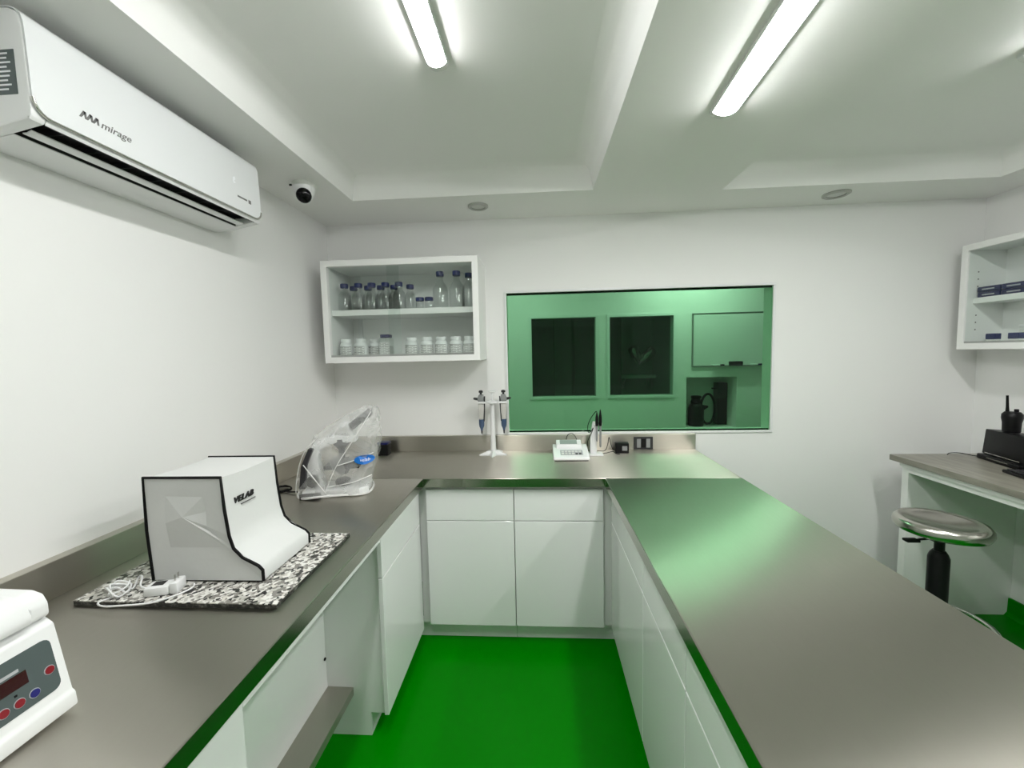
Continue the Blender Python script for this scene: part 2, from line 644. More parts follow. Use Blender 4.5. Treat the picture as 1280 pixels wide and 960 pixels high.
# ------------------------------------------------------------------ ceiling lights
def batten(label, x, yend, z, length, rot=0.0, w=0.082, group='white led batten lights', dim=None):
    """far end at (x, yend); runs towards -y"""
    t = thing('led_batten_light', label, 'light', (x, yend, z), rot, group)
    h = 0.034
    MB().box(-w / 2, w / 2, -length, 0, -0.014, 0, 0.004).build('housing', 'plast', t)
    # rounded diffuser
    prof = []
    hw, sg_ = w / 2 - 0.004, 0.015
    rad = (hw * hw + sg_ * sg_) / (2 * sg_)
    half = math.asin(min(1.0, hw / rad))
    for k in range(13):
        a = half - 2 * half * k / 12
        prof.append((rad * math.sin(a), -0.014 - (rad * math.cos(a) - rad + sg_)))
    MB().prism(prof, 'y', -length + 0.022, -0.022).build('diffuser', 'led', t, smooth=50)
    for a, b_ in ((-length, -length + 0.022), (-0.022, 0)):
        MB().prism([(p[0] * 1.04, p[1] * 1.02) for p in prof], 'y', a, b_, 0.003, 2).build('end_cap', 'plast_off', t)
    return t


batten('white led batten glowing in the left ceiling tray', -0.305, 1.385, ZT, 1.22, R(-0.5), 0.07)
batten('white led batten glowing under the middle ceiling beam', 0.668, 1.535, ZC, 1.22, R(-3.0), 0.088)
batten('led batten at right edge of the photo in the right ceiling tray', 1.66, 1.53, ZT, 1.22, R(-2), 0.088)
batten('unseen added led batten beyond the green window, right of the other', 1.1, 3.95, 2.45, 1.0, R(90), 0.062)  # out of view; added to light the next room, placed for the worktop streak
batten('unseen added led batten beyond the green window, left of the other', -0.8, 3.6, 2.45, 1.0, R(90), 0.055)  # unseen second source, added to brighten the left of the next room


def downlight(label, x, y, r):
    t = thing('downlight', label, 'light', (x, y, ZC), 0, 'small round ceiling downlights')
    MB().lathe([(r, 0), (r, -0.006), (r * 0.86, -0.012), (r * 0.68, -0.010), (r * 0.66, -0.004), (r * 0.66, 0)], seg=28, cap=False).build('ring', 'ring', t, smooth=40)
    MB().lathe([(r * 0.67, -0.004), (r * 0.4, -0.006), (0.001, -0.0065)], seg=28, cap=False).build('lens', 'lamplens', t, smooth=60)


downlight('round grey downlight in the ceiling above the left wall cabinet', -0.316, 2.34, 0.058)
downlight('round grey downlight in the ceiling on the right of the beam', 1.66, 2.40, 0.066)

# dome camera
t = thing('security_camera', 'white dome security camera on the ceiling corner beside the air conditioner', 'camera', (-1.105, 1.95, ZC))
MB().lathe([(0.054, 0), (0.054, -0.012), (0.05, -0.018), (0.049, -0.018)], seg=28).build('base_ring', 'plast_off', t, smooth=40)
MB().lathe([(0.05, -0.018), (0.048, -0.032), (0.043, -0.05), (0.038, -0.06), (0.03, -0.066)], seg=28).build('housing', 'plast', t, smooth=60)
ball = MB()
bmesh.ops.create_uvsphere(ball.bm, u_segments=24, v_segments=14, radius=0.039)
ball.xf(Matrix.Translation((0.004, -0.012, -0.058)))
eye = ball.build('eyeball', 'plast', t, smooth=60)
le = MB()
le.lathe([(0.034, 0.019), (0.034, 0.026), (0.031, 0.034), (0.021, 0.040), (0.004, 0.042)], seg=24)
d = (Vector((0, 0, EYE)) - Vector((-1.10, 1.94, 2.30))).normalized()
le.xf(Matrix.Translation((0.004, -0.012, -0.058)) @ d.to_track_quat('Z', 'Y').to_matrix().to_4x4())
le.build('lens', 'lens', eye, smooth=50)
MB().box(-0.046, -0.034, -0.047, -0.041, -0.024, -0.016, 0.001).build('screw_cover', 'darkgrey', t)

# ------------------------------------------------------------------ air conditioner
AY0, AY1 = 0.885, 1.645
t = thing('air_conditioner', 'white split air conditioner mounted high on the left wall', 'air conditioner', (XL, (AY0 + AY1) / 2, 2.055))
dx = XL
prof = [(0, 2.310), (0.13, 2.317), (0.174, 2.314), (0.190, 2.307), (0.199, 2.294), (0.203, 2.27), (0.204, 2.23), (0.205, 2.17), (0.206, 2.10), (0.204, 2.086),
        (0.201, 2.080), (0.199, 2.077), (0.199, 2.118), (0.118, 2.104), (0.118, 2.062), (0.08, 2.056), (0.03, 2.053), (0, 2.056)]
pw = [(dx + a, z) for a, z in prof]
body = MB().prism(pw, 'y', AY0 + 0.03, AY1 - 0.03)
solid = [p for k, p in enumerate(pw) if k not in (12, 13)]
ctr = (dx + 0.09, 2.185)


def shrink(poly, s):
    return [(ctr[0] + (p[0] - ctr[0]) * s if p[0] > dx + 0.001 else p[0], ctr[1] + (p[1] - ctr[1]) * s) for p in poly]


for ya, yb_, s_ in ((AY0, AY0 + 0.03, 1), (AY1 - 0.03, AY1, 1)):
    body.prism(solid, 'y', ya, yb_, 0.004, 2)
body.build('body', 'plast', t, world=True, smooth=35)
# glossy front panel that wraps over the top, its lower corners rounded
fline = [(0.155, 2.3195), (0.176, 2.3180), (0.191, 2.3125), (0.2015, 2.301), (0.2065, 2.286), (0.2080, 2.26), (0.2088, 2.23), (0.2095, 2.19), (0.2100, 2.15), (0.2102, 2.12), (0.2098, 2.105), (0.2090, 2.098), (0.2080, 2.092)]


def fx_at(z):
    for (x0, z0), (x1, z1) in zip(fline[3:-1], fline[4:]):
        if z1 <= z <= z0:
            return x0 + (x1 - x0) * (z0 - z) / (z0 - z1)
    return fline[-1][0]


ys_ = [AY0 + 0.002 + q_ for q_ in (0, 0.001, 0.004, 0.009, 0.016, 0.025, 0.034)]
ys_ = ys_ + [AY0 + AY1 - y for y in reversed(ys_)]
fpm = MB()
bm = fpm.bm
cols, low_path = [], []
for y in ys_:
    e = min(y - AY0 - 0.002, AY1 - 0.002 - y)
    r_ = 0.034
    lift = r_ - math.sqrt(max(0, r_ * r_ - (r_ - min(e, r_)) ** 2))
    zlow = 2.092 + lift
    pts = [p for p in fline if p[1] > zlow + 1e-6] + [(fx_at(zlow), zlow)]
    while len(pts) < len(fline):
        pts.append(pts[-1])
    low_path.append((dx + pts[-1][0] + 0.0006, y, zlow - 0.002))
    cols.append(([bm.verts.new((dx + p[0], y, p[1])) for p in pts], [bm.verts.new((dx + p[0] - 0.0045, y, p[1] - (0.0005 if k_ < 4 else 0))) for k_, p in enumerate(pts)]))
for (a, ai), (c, ci) in zip(cols[:-1], cols[1:]):
    for k in range(len(fline) - 1):
        bm.faces.new((a[k], a[k + 1], c[k + 1], c[k]))
        bm.faces.new((ai[k], ci[k], ci[k + 1], ai[k + 1]))
    bm.faces.new((a[-1], ai[-1], ci[-1], c[-1]))
    bm.faces.new((a[0], c[0], ci[0], ai[0]))
for a, ai in (cols[0], cols[-1]):
    for k in range(len(fline) - 1):
        bm.faces.new((a[k], ai[k], ai[k + 1], a[k + 1]))
bmesh.ops.remove_doubles(bm, verts=list(bm.verts), dist=1e-6)
bmesh.ops.dissolve_degenerate(bm, edges=list(bm.edges), dist=1e-6)
bmesh.ops.recalc_face_normals(bm, faces=list(bm.faces))
fpm.build('front_panel', 'acplast', t, world=True, smooth=35)
MB().tube(low_path, 0.0034, 8).build('chrome_trim', 'chrome', t, world=True, smooth=60)
MB().box(dx + 0.1185, dx + 0.1985, AY0 + 0.0305, AY1 - 0.0305, 2.1005, 2.1035).build('outlet', 'void', t, world=True)
MB().box(dx + 0.1972, dx + 0.1988, AY0 + 0.0305, AY1 - 0.0305, 2.076, 2.103).build('outlet_front', 'void', t, world=True)
MB().box(dx + 0.1181, dx + 0.1195, AY0 + 0.0305, AY1 - 0.0305, 2.064, 2.10).build('outlet_rear', 'void', t, world=True)
lou = [(dx + 0.133, 2.0655), (dx + 0.144, 2.066), (dx + 0.156, 2.071), (dx + 0.156, 2.0735), (dx + 0.144, 2.0685), (dx + 0.133, 2.068)]
MB().prism(lou, 'y', AY0 + 0.036, AY1 - 0.036).build('louver', 'plast', t, world=True, smooth=40)
for k in range(8):
    yy = AY0 + 0.08 + k * 0.088
    MB().box(dx + 0.122, dx + 0.19, yy, yy + 0.003, 2.083, 2.099).build('vane', 'darkgrey', t, world=True)
# badge: folded M mark and the name
mk = MB()
for k in range(3):
    y0_ = 0.980 + k * 0.0145
    zz = 2.133 - k * 0.0005
    mk.prism([(y0_, zz), (y0_ + 0.006, zz + 0.001), (y0_ + 0.019, zz + 0.019), (y0_ + 0.012, zz + 0.021)], 'x', dx + 0.2085, dx + 0.2101)
    mk.prism([(y0_ + 0.012, zz + 0.021), (y0_ + 0.019, zz + 0.019), (y0_ + 0.0195, zz + 0.004), (y0_ + 0.0145, zz + 0.001)], 'x', dx + 0.2085, dx + 0.2101)
mk.build('logo_mark', 'greyink', t, world=True)
text('logo_text', 'mirage', 0.026, (dx + 0.2104, 1.031, 2.134), (0, 1, 0), (0, 0, 1), 'greyink', t, shear=0.3, bold=0.0002, sx=1.12)
for k in range(6):
    MB().box(dx + 0.2092, dx + 0.2107, 1.515 + k * 0.0085, 1.522 + k * 0.0085, 2.140, 2.1465).build('print_dash', 'greyink', t, world=True)
MB().box(dx + 0.209, dx + 0.2105, 1.573, 1.587, 2.135, 2.149).build('model_square', 'greyink', t, world=True)
MB().prism([(1.497, 2.205), (1.506, 2.210), (1.510, 2.202), (1.503, 2.194), (1.510, 2.188), (1.500, 2.184), (1.496, 2.192)], 'x', dx + 0.2085, dx + 0.2100).build('indicator_mark', 'whiteink', t, world=True)
st = MB().box(dx + 0.13, dx + 0.18, AY0 - 0.001, AY0, 2.13, 2.225).build('rating_sticker', 'panelgrey', t, world=True)
for k in range(9):
    MB().box(dx + 0.134, dx + 0.134 + random.uniform(0.025, 0.042), AY0 - 0.0016, AY0 - 0.001, 2.215 - k * 0.0095, 2.2185 - k * 0.0095).build('print_line', 'whiteink', st, world=True)

# ------------------------------------------------------------------ stainless worktop
CT, CB = 0.90, 0.855
t = thing('worktop', 'U-shaped brushed stainless steel worktop with upstand along the walls', 'worktop', (-0.15, 1.0, 0))
MB().box(XL, 0.981, 1.9785, YB, CB, CT, 0.003).build('back_slab', 'steel_x', t, world=True)
MB().box(XL, -0.589, -0.4, 1.9775, CB, CT, 0.003).build('side_slab', 'steel', t, world=True)
MB().box(0.328, 0.981, -0.4, 1.9775, CB, CT, 0.003).build('side_slab', 'steel', t, world=True)
MB().box(-0.5888, -0.5878, -0.4, 1.9765, CB, CT - 0.003).build('front_edge', 'steel_edge', t, world=True)
MB().box(0.3268, 0.3278, -0.4, 1.9765, CB, CT - 0.003).build('front_edge', 'steel_edge', t, world=True)
MB().box(-0.5875, 0.3265, 1.9772, 1.9782, CB, CT - 0.003).build('front_edge', 'steel_edge', t, world=True)
up = MB().box(XL, 0.981, 2.551, YB, CT, 1.0, 0.002).build('upstand', 'steel_side', t, world=True)
MB().box(XL, -1.295, -0.4, 2.5505, CT, 1.0, 0.002).build('upstand', 'steel_side', t, world=True)

# ------------------------------------------------------------------ base cabinets
ZD0, ZD1, ZS = 0.103, 0.834, 0.668


def fronts_y(t, xa, xb, y):
    """fronts facing -y with their outer face at y"""
    MB().box(xa, xb, y, y + 0.018, ZS + 0.002, ZD1, 0.0015, 1).build('drawer_front', 'gloss', t, world=True)
    MB().box(xa, xb, y, y + 0.018, ZD0, ZS - 0.002, 0.0015, 1).build('door', 'gloss', t, world=True)


def fronts_x(t, ya, yb_, x, s):
    MB().box(min(x, x + s * 0.018), max(x, x + s * 0.018), ya, yb_, ZS + 0.002, ZD1, 0.0015, 1).build('drawer_front', 'gloss', t, world=True)
    MB().box(min(x, x + s * 0.018), max(x, x + s * 0.018), ya, yb_, ZD0, ZS - 0.002, 0.0015, 1).build('door', 'gloss', t, world=True)


for (xa, xb, lab) in ((-0.585, -0.132, 'white gloss base cabinet, left one under the back worktop'), (-0.128, 0.322, 'white gloss base cabinet, right one under the back worktop')):
    t = thing('base_cabinet', lab, 'cabinet', ((xa + xb) / 2, 2.28, 0), 0, 'white base cabinets')
    fronts_y(t, xa, xb, 2.005)
    MB().box(xa - 0.001, xb + 0.001, 2.024, YB - 0.002, 0.1, CB - 0.001).build('body', 'carcass', t, world=True)
    MB().box(xa - (0.104 if xa < -0.5 else 0.001), xb + (0.102 if xb > 0.2 else 0.001), 2.064, 2.08, 0, 0.099).build('plinth', 'carcass', t, world=True)
    if xa < -0.5:
        MB().box(-0.628, xa - 0.0015, 2.03, 2.048, 0.1, CB - 0.001).build('filler_strip', 'carcass', t, world=True)
    else:
        MB().box(xb + 0.0015, 0.378, 2.03, 2.048, 0.1, CB - 0.001).build('filler_strip', 'carcass', t, world=True)

# left run: corner unit, knee space with footrest, near unit
t = thing('base_cabinet', 'white gloss base cabinet under the left worktop beside the knee space', 'cabinet', (-0.95, 1.75, 0), 0, 'white base cabinets')
fronts_x(t, 1.465, 1.968, -0.61, -1)
MB().prism([(-0.631, 0.099), (-0.631, CB - 0.001), (XL + 0.001, CB - 0.001), (XL + 0.001, 0), (-0.69, 0), (-0.69, 0.099)], 'y', 1.48, 1.498).build('side_panel', 'gloss', t, world=True)
MB().box(XL + 0.001, -0.631, 1.4985, 1.995, 0.1, CB - 0.001).build('body', 'carcass', t, world=True)
MB().box(-0.706, -0.69, 1.4985, 2.06, 0, 0.099).build('plinth', 'carcass', t, world=True)
t = thing('base_cabinet', 'white base cabinet under the left worktop at the bottom edge of the photo', 'cabinet', (-0.95, 0.17, 0), 0, 'white base cabinets')
fronts_x(t, -0.38, 0.735, -0.61, -1)
MB().box(XL + 0.001, -0.631, -0.38, 0.732, 0.1, CB - 0.001).build('body', 'carcass', t, world=True)
MB().box(-0.706, -0.69, -0.38, 0.732, 0, 0.099).build('plinth', 'carcass', t, world=True)
t = thing('knee_space_unit', 'white knee space panels with steel footrest under the left worktop', 'panel', (-0.75, 1.1, 0))
MB().box(-0.629, -0.611, 0.7355, 1.4635, 0.815, CB - 0.001, 0.001, 1).build('apron_rail', 'gloss', t, world=True)
MB().box(-0.881, -0.863, 0.7325, 1.4795, 0, CB - 0.001).build('back_panel', 'gloss', t, world=True)
MB().box(-0.8625, -0.756, 0.7325, 1.4795, 0.172, 0.206, 0.002).build('footrest', 'steel', t, world=True)
MB().lathe([(0.006, 0), (0.006, 0.004), (0.003, 0.005)], (-0.8628, 1.468, 0.33), 12, 'x').build('screw_cap', 'black', t, world=True)

# right run of three cabinets
labs = ('white gloss base cabinet under the right worktop, next to the back corner',
        'white gloss base cabinet under the right worktop, narrow middle one',
        'white gloss base cabinet under the right worktop, nearest to the viewer')
for (ya, yb_), lab in zip(((1.392, 1.998), (0.985, 1.388), (-0.38, 0.981)), labs):
    t = thing('base_cabinet', lab, 'cabinet', (0.66, (ya + yb_) / 2, 0), 0, 'white base cabinets')
    fronts_x(t, ya, yb_, 0.36, 1)
    MB().box(0.379, 0.96, ya - 0.001, yb_ + 0.001, 0.1, CB - 0.001).build('body', 'carcass', t, world=True)
    MB().box(0.425, 0.441, ya - 0.001, yb_ + (0.06 if yb_ > 1.9 else 0.001), 0, 0.099).build('plinth', 'carcass', t, world=True)


# ------------------------------------------------------------------ wall cabinets
CX0, CX1, CY0, CZ0, CZ1, TH = -1.219, -0.318, 2.268, 1.490, 2.071, 0.034
t = thing('wall_cabinet', 'white wall cabinet with sliding glass doors holding bottles left of the window', 'cabinet', ((CX0 + CX1) / 2, YB, CZ0))
fb = MB()
fb.box(CX0, CX1, CY0, YB, CZ1 - TH, CZ1, 0.001, 1)
t_top = fb.build('top_panel', 'carcass', t, world=True)
MB().box(CX0, CX1, CY0, YB, CZ0, CZ0 + TH, 0.001, 1).build('bottom_panel', 'carcass', t, world=True)
MB().box(CX0, CX0 + TH, CY0, YB, CZ0 + TH, CZ1 - TH).build('side_panel', 'carcass', t, world=True)
MB().box(CX1 - TH, CX1, CY0, YB, CZ0 + TH, CZ1 - TH).build('side_panel', 'carcass', t, world=True)
MB().box(CX0 + TH, CX1 - TH, YB - 0.008, YB, CZ0 + TH, CZ1 - TH).build('back_panel', 'carcass', t, world=True)
SHZ = 1.796
MB().box(CX0 + TH, CX1 - TH, CY0 + 0.045, YB - 0.0085, SHZ - 0.032, SHZ).build('shelf', 'carcass', t, world=True)
MB().box(CX0 + TH, CX1 - TH, CY0 + 0.006, CY0 + 0.034, CZ0 + TH, CZ0 + TH + 0.012).build('door_track', 'alu', t, world=True)
CM = -0.795
MB().box(CM - 0.045, CX1 - TH - 0.001, CY0 + 0.009, CY0 + 0.013, CZ0 + TH + 0.0125, CZ1 - TH - 0.002).build('glass_door', 'glass', t, world=True)
MB().box(CX0 + TH + 0.001, CM + 0.02, CY0 + 0.024, CY0 + 0.028, CZ0 + TH + 0.0125, CZ1 - TH - 0.002).build('glass_door', 'glass', t, world=True)
MB().box(CX0 + TH + 0.04, CX0 + TH + 0.065, YB - 0.02, YB - 0.0085, SHZ, CZ1 - TH).build('shelf_rail', 'plast', t, world=True)
MB().box(CX0 + TH + 0.04, CX0 + TH + 0.065, YB - 0.02, YB - 0.0085, CZ0 + TH, SHZ - 0.0325).build('shelf_rail', 'plast', t, world=True)


def bottle(name, h, r, neck, caph, group, liquid=None):
    t = thing(name, 'x', 'bottle', (0, 0, 0), 0, group)
    body_h = h - caph
    sh = body_h * 0.62
    MB().lathe([(r * 0.86, 0), (r, 0.004), (r, sh * 0.94), (r * 0.95, sh), (r * 0.80, sh + body_h * 0.09), (neck * 1.25, sh + body_h * 0.19), (neck, sh + body_h * 0.26), (neck, body_h)], seg=22).build('body', 'bottle', t, smooth=45)
    cp = MB().lathe([(neck * 1.28, body_h), (neck * 1.30, body_h + 0.002), (neck * 1.30, h - 0.003), (neck * 1.2, h)], seg=22)
    cp.build('cap', 'bluecap', t, smooth=40)
    MB().lathe([(neck * 1.22, body_h - 0.004), (neck * 1.22, body_h - 0.0005)], seg=18).build('pour_ring', 'bluecap', t, smooth=40)
    return t


SH = SHZ + 0.0005
b1 = bottle('reagent_bottle', 0.158, 0.037, 0.0175, 0.022, 'clear blue-capped bottles on the upper cabinet shelf')
xs_f = (-1.128, -1.043, -0.962, -0.880, -0.799)
names_f = ('leftmost clear glass bottle with blue cap, front row on upper shelf', 'second clear glass bottle with blue cap from left, front row',
           'third clear glass bottle with blue cap from left, front row', 'fourth clear glass bottle with blue cap from left, front row',
           'fifth clear glass bottle with blue cap, front row where the doors overlap')
for k, (x, lab) in enumerate(zip(xs_f, names_f)):
    o = b1 if k == 0 else copy_tree(b1)
    place(o, (x, 2.36, SH), lab)
xs_b = (-1.115, -1.025, -0.945, -0.862, -0.762)
names_b = ('clear blue-capped bottle in the back row, leftmost behind the front bottles', 'clear blue-capped bottle in the back row, second from left',
           'clear blue-capped bottle in the back row, third from left', 'clear blue-capped bottle in the back row, fourth from left',
           'clear blue-capped bottle in the back row, right end beside the small jars')
for x, lab in zip(xs_b, names_b):
    place(copy_tree(b1), (x, 2.455, SH), lab)
b2 = bottle('reagent_bottle', 0.212, 0.045, 0.0175, 0.024, 'tall clear blue-capped bottles on the upper cabinet shelf')
b2['group'] = 'tall clear blue-capped bottles on the upper cabinet shelf'
for k, (x, lab) in enumerate(zip((-0.556, -0.459, -0.3985 - 0.0), ('tall clear glass bottle with blue cap beside the small jars', 'tall clear glass bottle with blue cap, middle of the three tall ones', 'tall clear glass bottle with blue cap half hidden at the right cabinet end'))):
    o = b2 if k == 0 else copy_tree(b2)
    place(o, (x, 2.37 if k < 2 else 2.44, SH), lab)
    if k == 2:
        o.location.x = -0.3985
t = thing('sample_jar', 'left small glass jar with wide blue lid on upper shelf', 'jar', (-0.680, 2.37, SH), 0, 'small blue-lidded glass jars')
MB().lathe([(0.020, 0), (0.0235, 0.003), (0.0235, 0.040), (0.021, 0.046)], seg=20).build('body', 'bottle', t, smooth=40)
MB().lathe([(0.0245, 0.0465), (0.0245, 0.064), (0.0225, 0.067)], seg=20).build('lid', 'bluecap', t, smooth=40)
place(copy_tree(t), (-0.626, 2.37, SH), 'right small glass jar with wide blue lid on upper shelf')


def tub():
    t = thing('powder_jar', 'x', 'jar', (0, 0, 0), 0, 'white plastic jars on the lower cabinet shelf')
    r = 0.0375
    MB().lathe([(r * 0.94, 0), (r, 0.004), (r, 0.066), (r * 0.92, 0.075), (r * 0.72, 0.084), (r * 0.72, 0.086)], seg=24).build('body', 'plast', t, smooth=40)
    MB().lathe([(r * 0.80, 0.086), (r * 0.80, 0.102), (r * 0.76, 0.105)], seg=24).build('lid', 'plast', t, smooth=40)
    lb = MB()
    seg = 14
    for k in range(seg):
        a0 = R(-90 - 68 + 136 * k / seg)
        a1 = R(-90 - 68 + 136 * (k + 1) / seg)
        rr = r + 0.0006
        lb.faces([(rr * math.cos(a0), rr * math.sin(a0), 0.010), (rr * math.cos(a1), rr * math.sin(a1), 0.010), (rr * math.cos(a1), rr * math.sin(a1), 0.060), (rr * math.cos(a0), rr * math.sin(a0), 0.060)], [(0, 1, 2, 3)])
    bmesh.ops.remove_doubles(lb.bm, verts=list(lb.bm.verts), dist=1e-6)
    lw = lb.build('label_wrap', 'label', t, smooth=60)
    for za, zb in ((0.0585, 0.0605), (0.0095, 0.011)):
        bd = MB()
        for k in range(seg):
            a0 = R(-90 - 68 + 136 * k / seg)
            a1 = R(-90 - 68 + 136 * (k + 1) / seg)
            rr = r + 0.001
            bd.faces([(rr * math.cos(a0), rr * math.sin(a0), za), (rr * math.cos(a1), rr * math.sin(a1), za), (rr * math.cos(a1), rr * math.sin(a1), zb), (rr * math.cos(a0), rr * math.sin(a0), zb)], [(0, 1, 2, 3)])
        bd.build('border_line', 'ink', lw)
    return t


LZ = CZ0 + TH + 0.0005
j1 = tub()
spots = ((-1.130, 2.355, 'leftmost white plastic jar with printed label on the lower shelf'),
         (-1.040, 2.35, 'white plastic jar with printed label, second from left on the lower shelf'),
         (-0.985, 2.425, 'white plastic jar standing behind, between second jar and square bottle'),
         (-0.733, 2.35, 'white plastic jar with printed label just right of the door overlap'),
         (-0.642, 2.35, 'white plastic jar, second right of the door overlap'),
         (-0.556, 2.35, 'white plastic jar, third right of the door overlap'),
         (-0.470, 2.35, 'white plastic jar, fourth right of the door overlap'),
         (-0.392, 2.36, 'white plastic jar half hidden at the right end of the lower shelf'))
for k, (x, y, lab) in enumerate(spots):
    o = j1 if k == 0 else copy_tree(j1)
    place(o, (x, y, LZ), lab, random.uniform(-0.3, 0.3))
t = thing('square_bottle', 'square clear plastic bottle with flat navy cap and printed label', 'bottle', (-0.893, 2.37, LZ))
MB().box(-0.036, 0.036, -0.03, 0.03, 0, 0.108, 0.006).build('body', 'bottle', t, smooth=40)
MB().box(-0.033, 0.033, -0.027, 0.027, 0.004, 0.06, 0.004).build('powder_fill', 'powder', t)
MB().box(-0.030, 0.030, -0.0325, -0.031, 0.012, 0.082).build('label_sheet', 'label', t)
MB().box(-0.028, 0.028, -0.024, 0.024, 0.1085, 0.128, 0.003).build('cap', 'navy', t)

# right wall cabinet (runs along the right wall)
RX0, RY0, RY1 = 2.41, 1.35, 2.485
t = thing('wall_cabinet', 'white wall cabinet with glass doors holding blue boxes on the right wall', 'cabinet', (XR, (RY0 + RY1) / 2, CZ0))
MB().box(RX0, XR, RY0, RY1, CZ1 - TH, CZ1, 0.001, 1).build('top_panel', 'carcass', t, world=True)
MB().box(RX0, XR, RY0, RY1, CZ0, CZ0 + TH, 0.001, 1).build('bottom_panel', 'carcass', t, world=True)
MB().box(RX0, XR, RY1 - TH, RY1, CZ0 + TH, CZ1 - TH).build('side_panel', 'carcass', t, world=True)
MB().box(RX0, XR, RY0, RY0 + TH, CZ0 + TH, CZ1 - TH).build('side_panel', 'carcass', t, world=True)
MB().box(XR - 0.008, XR, RY0 + TH, RY1 - TH, CZ0 + TH, CZ1 - TH).build('back_panel', 'carcass', t, world=True)
RS = 1.775
MB().box(RX0 + 0.04, XR - 0.0085, RY0 + TH, RY1 - TH, RS - 0.03, RS).build('shelf', 'carcass', t, world=True)
MB().box(RX0 + 0.006, RX0 + 0.03, RY0 + TH, RY1 - TH, CZ0 + TH, CZ0 + TH + 0.01).build('door_track', 'alu', t, world=True)
YM = (RY0 + RY1) / 2
MB().box(RX0 + 0.008, RX0 + 0.012, YM - 0.03, RY1 - TH - 0.001, CZ0 + TH + 0.0105, CZ1 - TH - 0.002).build('glass_door', 'glass', t, world=True)
MB().box(RX0 + 0.022, RX0 + 0.026, RY0 + TH + 0.001, YM + 0.03, CZ0 + TH + 0.0105, CZ1 - TH - 0.002).build('glass_door', 'glass', t, world=True)
MB().box(RX0 + 0.14, RX0 + 0.165, 2.20, 2.222, RS, CZ1 - TH).build('support_post', 'plast', t, world=True)
MB().box(RX0 + 0.14, RX0 + 0.165, 2.20, 2.222, CZ0 + TH, RS - 0.0305).build('support_post', 'plast', t, world=True)
for z_ in (1.60, 1.64, 1.68, 1.84, 1.88, 1.92):
    MB().lathe([(0.0035, 0), (0.0035, 0.001)], (RX0 + 0.06, RY1 - TH - 0.001, z_), 8, 'y').build('peg_hole', 'black', t, world=True)


def tiprack():
    t = thing('blue_tip_box', 'x', 'box', (0, 0, 0), 0, 'navy boxes on the right cabinet shelf')
    MB().box(-0.04, 0.04, -0.055, 0.055, 0, 0.028, 0.004).build('base', 'navy', t)
    MB().box(-0.0415, 0.0415, -0.0565, 0.0565, 0.0285, 0.058, 0.005).build('lid', 'navy', t)
    MB().box(-0.0425, -0.0415, -0.03, 0.03, 0.040, 0.046).build('print_strip', 'keys', t)
    MB().box(-0.0412, -0.0400, -0.03, 0.03, 0.010, 0.016).build('print_strip', 'keys', t)
    return t


tr = tiprack()
for k, (y, lab) in enumerate(((2.388, 'navy blue plastic box with lid at the far end of the right cabinet shelf'), (2.27, 'navy blue plastic box with lid, second from far end of the right cabinet shelf'), (2.14, 'navy blue plastic box cut by the right photo edge'))):
    o = tr if k == 0 else copy_tree(tr)
    place(o, (2.502, y, RS + 0.0005), lab)
t = thing('small_case', 'small clear case with blue lid on the lower right shelf, left one', 'box', (2.50, 2.385, LZ), 0, 'small blue-lidded cases')
MB().box(-0.015, 0.015, -0.024, 0.024, 0, 0.018, 0.003).build('base', 'plast_off', t)
MB().box(-0.016, 0.016, -0.025, 0.025, 0.0185, 0.050, 0.003).build('lid', 'bluecap', t)
place(copy_tree(t), (2.50, 2.278, LZ), 'small clear case with blue lid on the lower right shelf, right one')
t = thing('label_roll_box', 'low off-white box behind the small blue-lidded cases', 'box', (2.57, 2.245, LZ))
MB().box(-0.03, 0.03, -0.06, 0.06, 0, 0.075, 0.003).build('body', 'plast_off', t)
MB().box(-0.032, 0.032, -0.062, 0.062, 0.0755, 0.092, 0.004).build('lid', 'plast', t)

# ------------------------------------------------------------------ granite slab, covered balance
t = thing('granite_slab', 'speckled black and white granite slab on the left steel worktop', 'slab', (-0.93, 1.125, CT))
MB().box(-1.206, -0.660, 0.926, 1.326, CT + 0.0112, CT + 0.0135).build('top_face', 'granite', t, world=True)
MB().box(-1.2055, -0.6605, 0.9265, 1.3255, CT + 0.0002, CT + 0.0110).build('core', 'granite_edge', t, world=True)
GZ = CT + 0.014
t = thing('covered_balance', 'laboratory balance under a grey cloth cover with black piping', 'balance', (-0.93, 1.13, GZ))
pr = [(-1.076, GZ + 0.004), (-1.083, 1.06), (-1.080, 1.208), (-0.858, 1.208), (-0.854, 1.12), (-0.846, 1.045), (-0.836, 1.01), (-0.812, 0.985), (-0.768, 0.962), (-0.757, 0.950), (-0.757, GZ + 0.006)]
yn, yf_ = 1.018, 1.242


def soft(poly, off):
    out = []
    cx_ = sum(p[0] for p in poly) / len(poly)
    cz_ = sum(p[1] for p in poly) / len(poly)
    return [(cx_ + (p[0] - cx_) * (1 - off), cz_ + (p[1] - cz_) * (1 - off)) for p in poly]


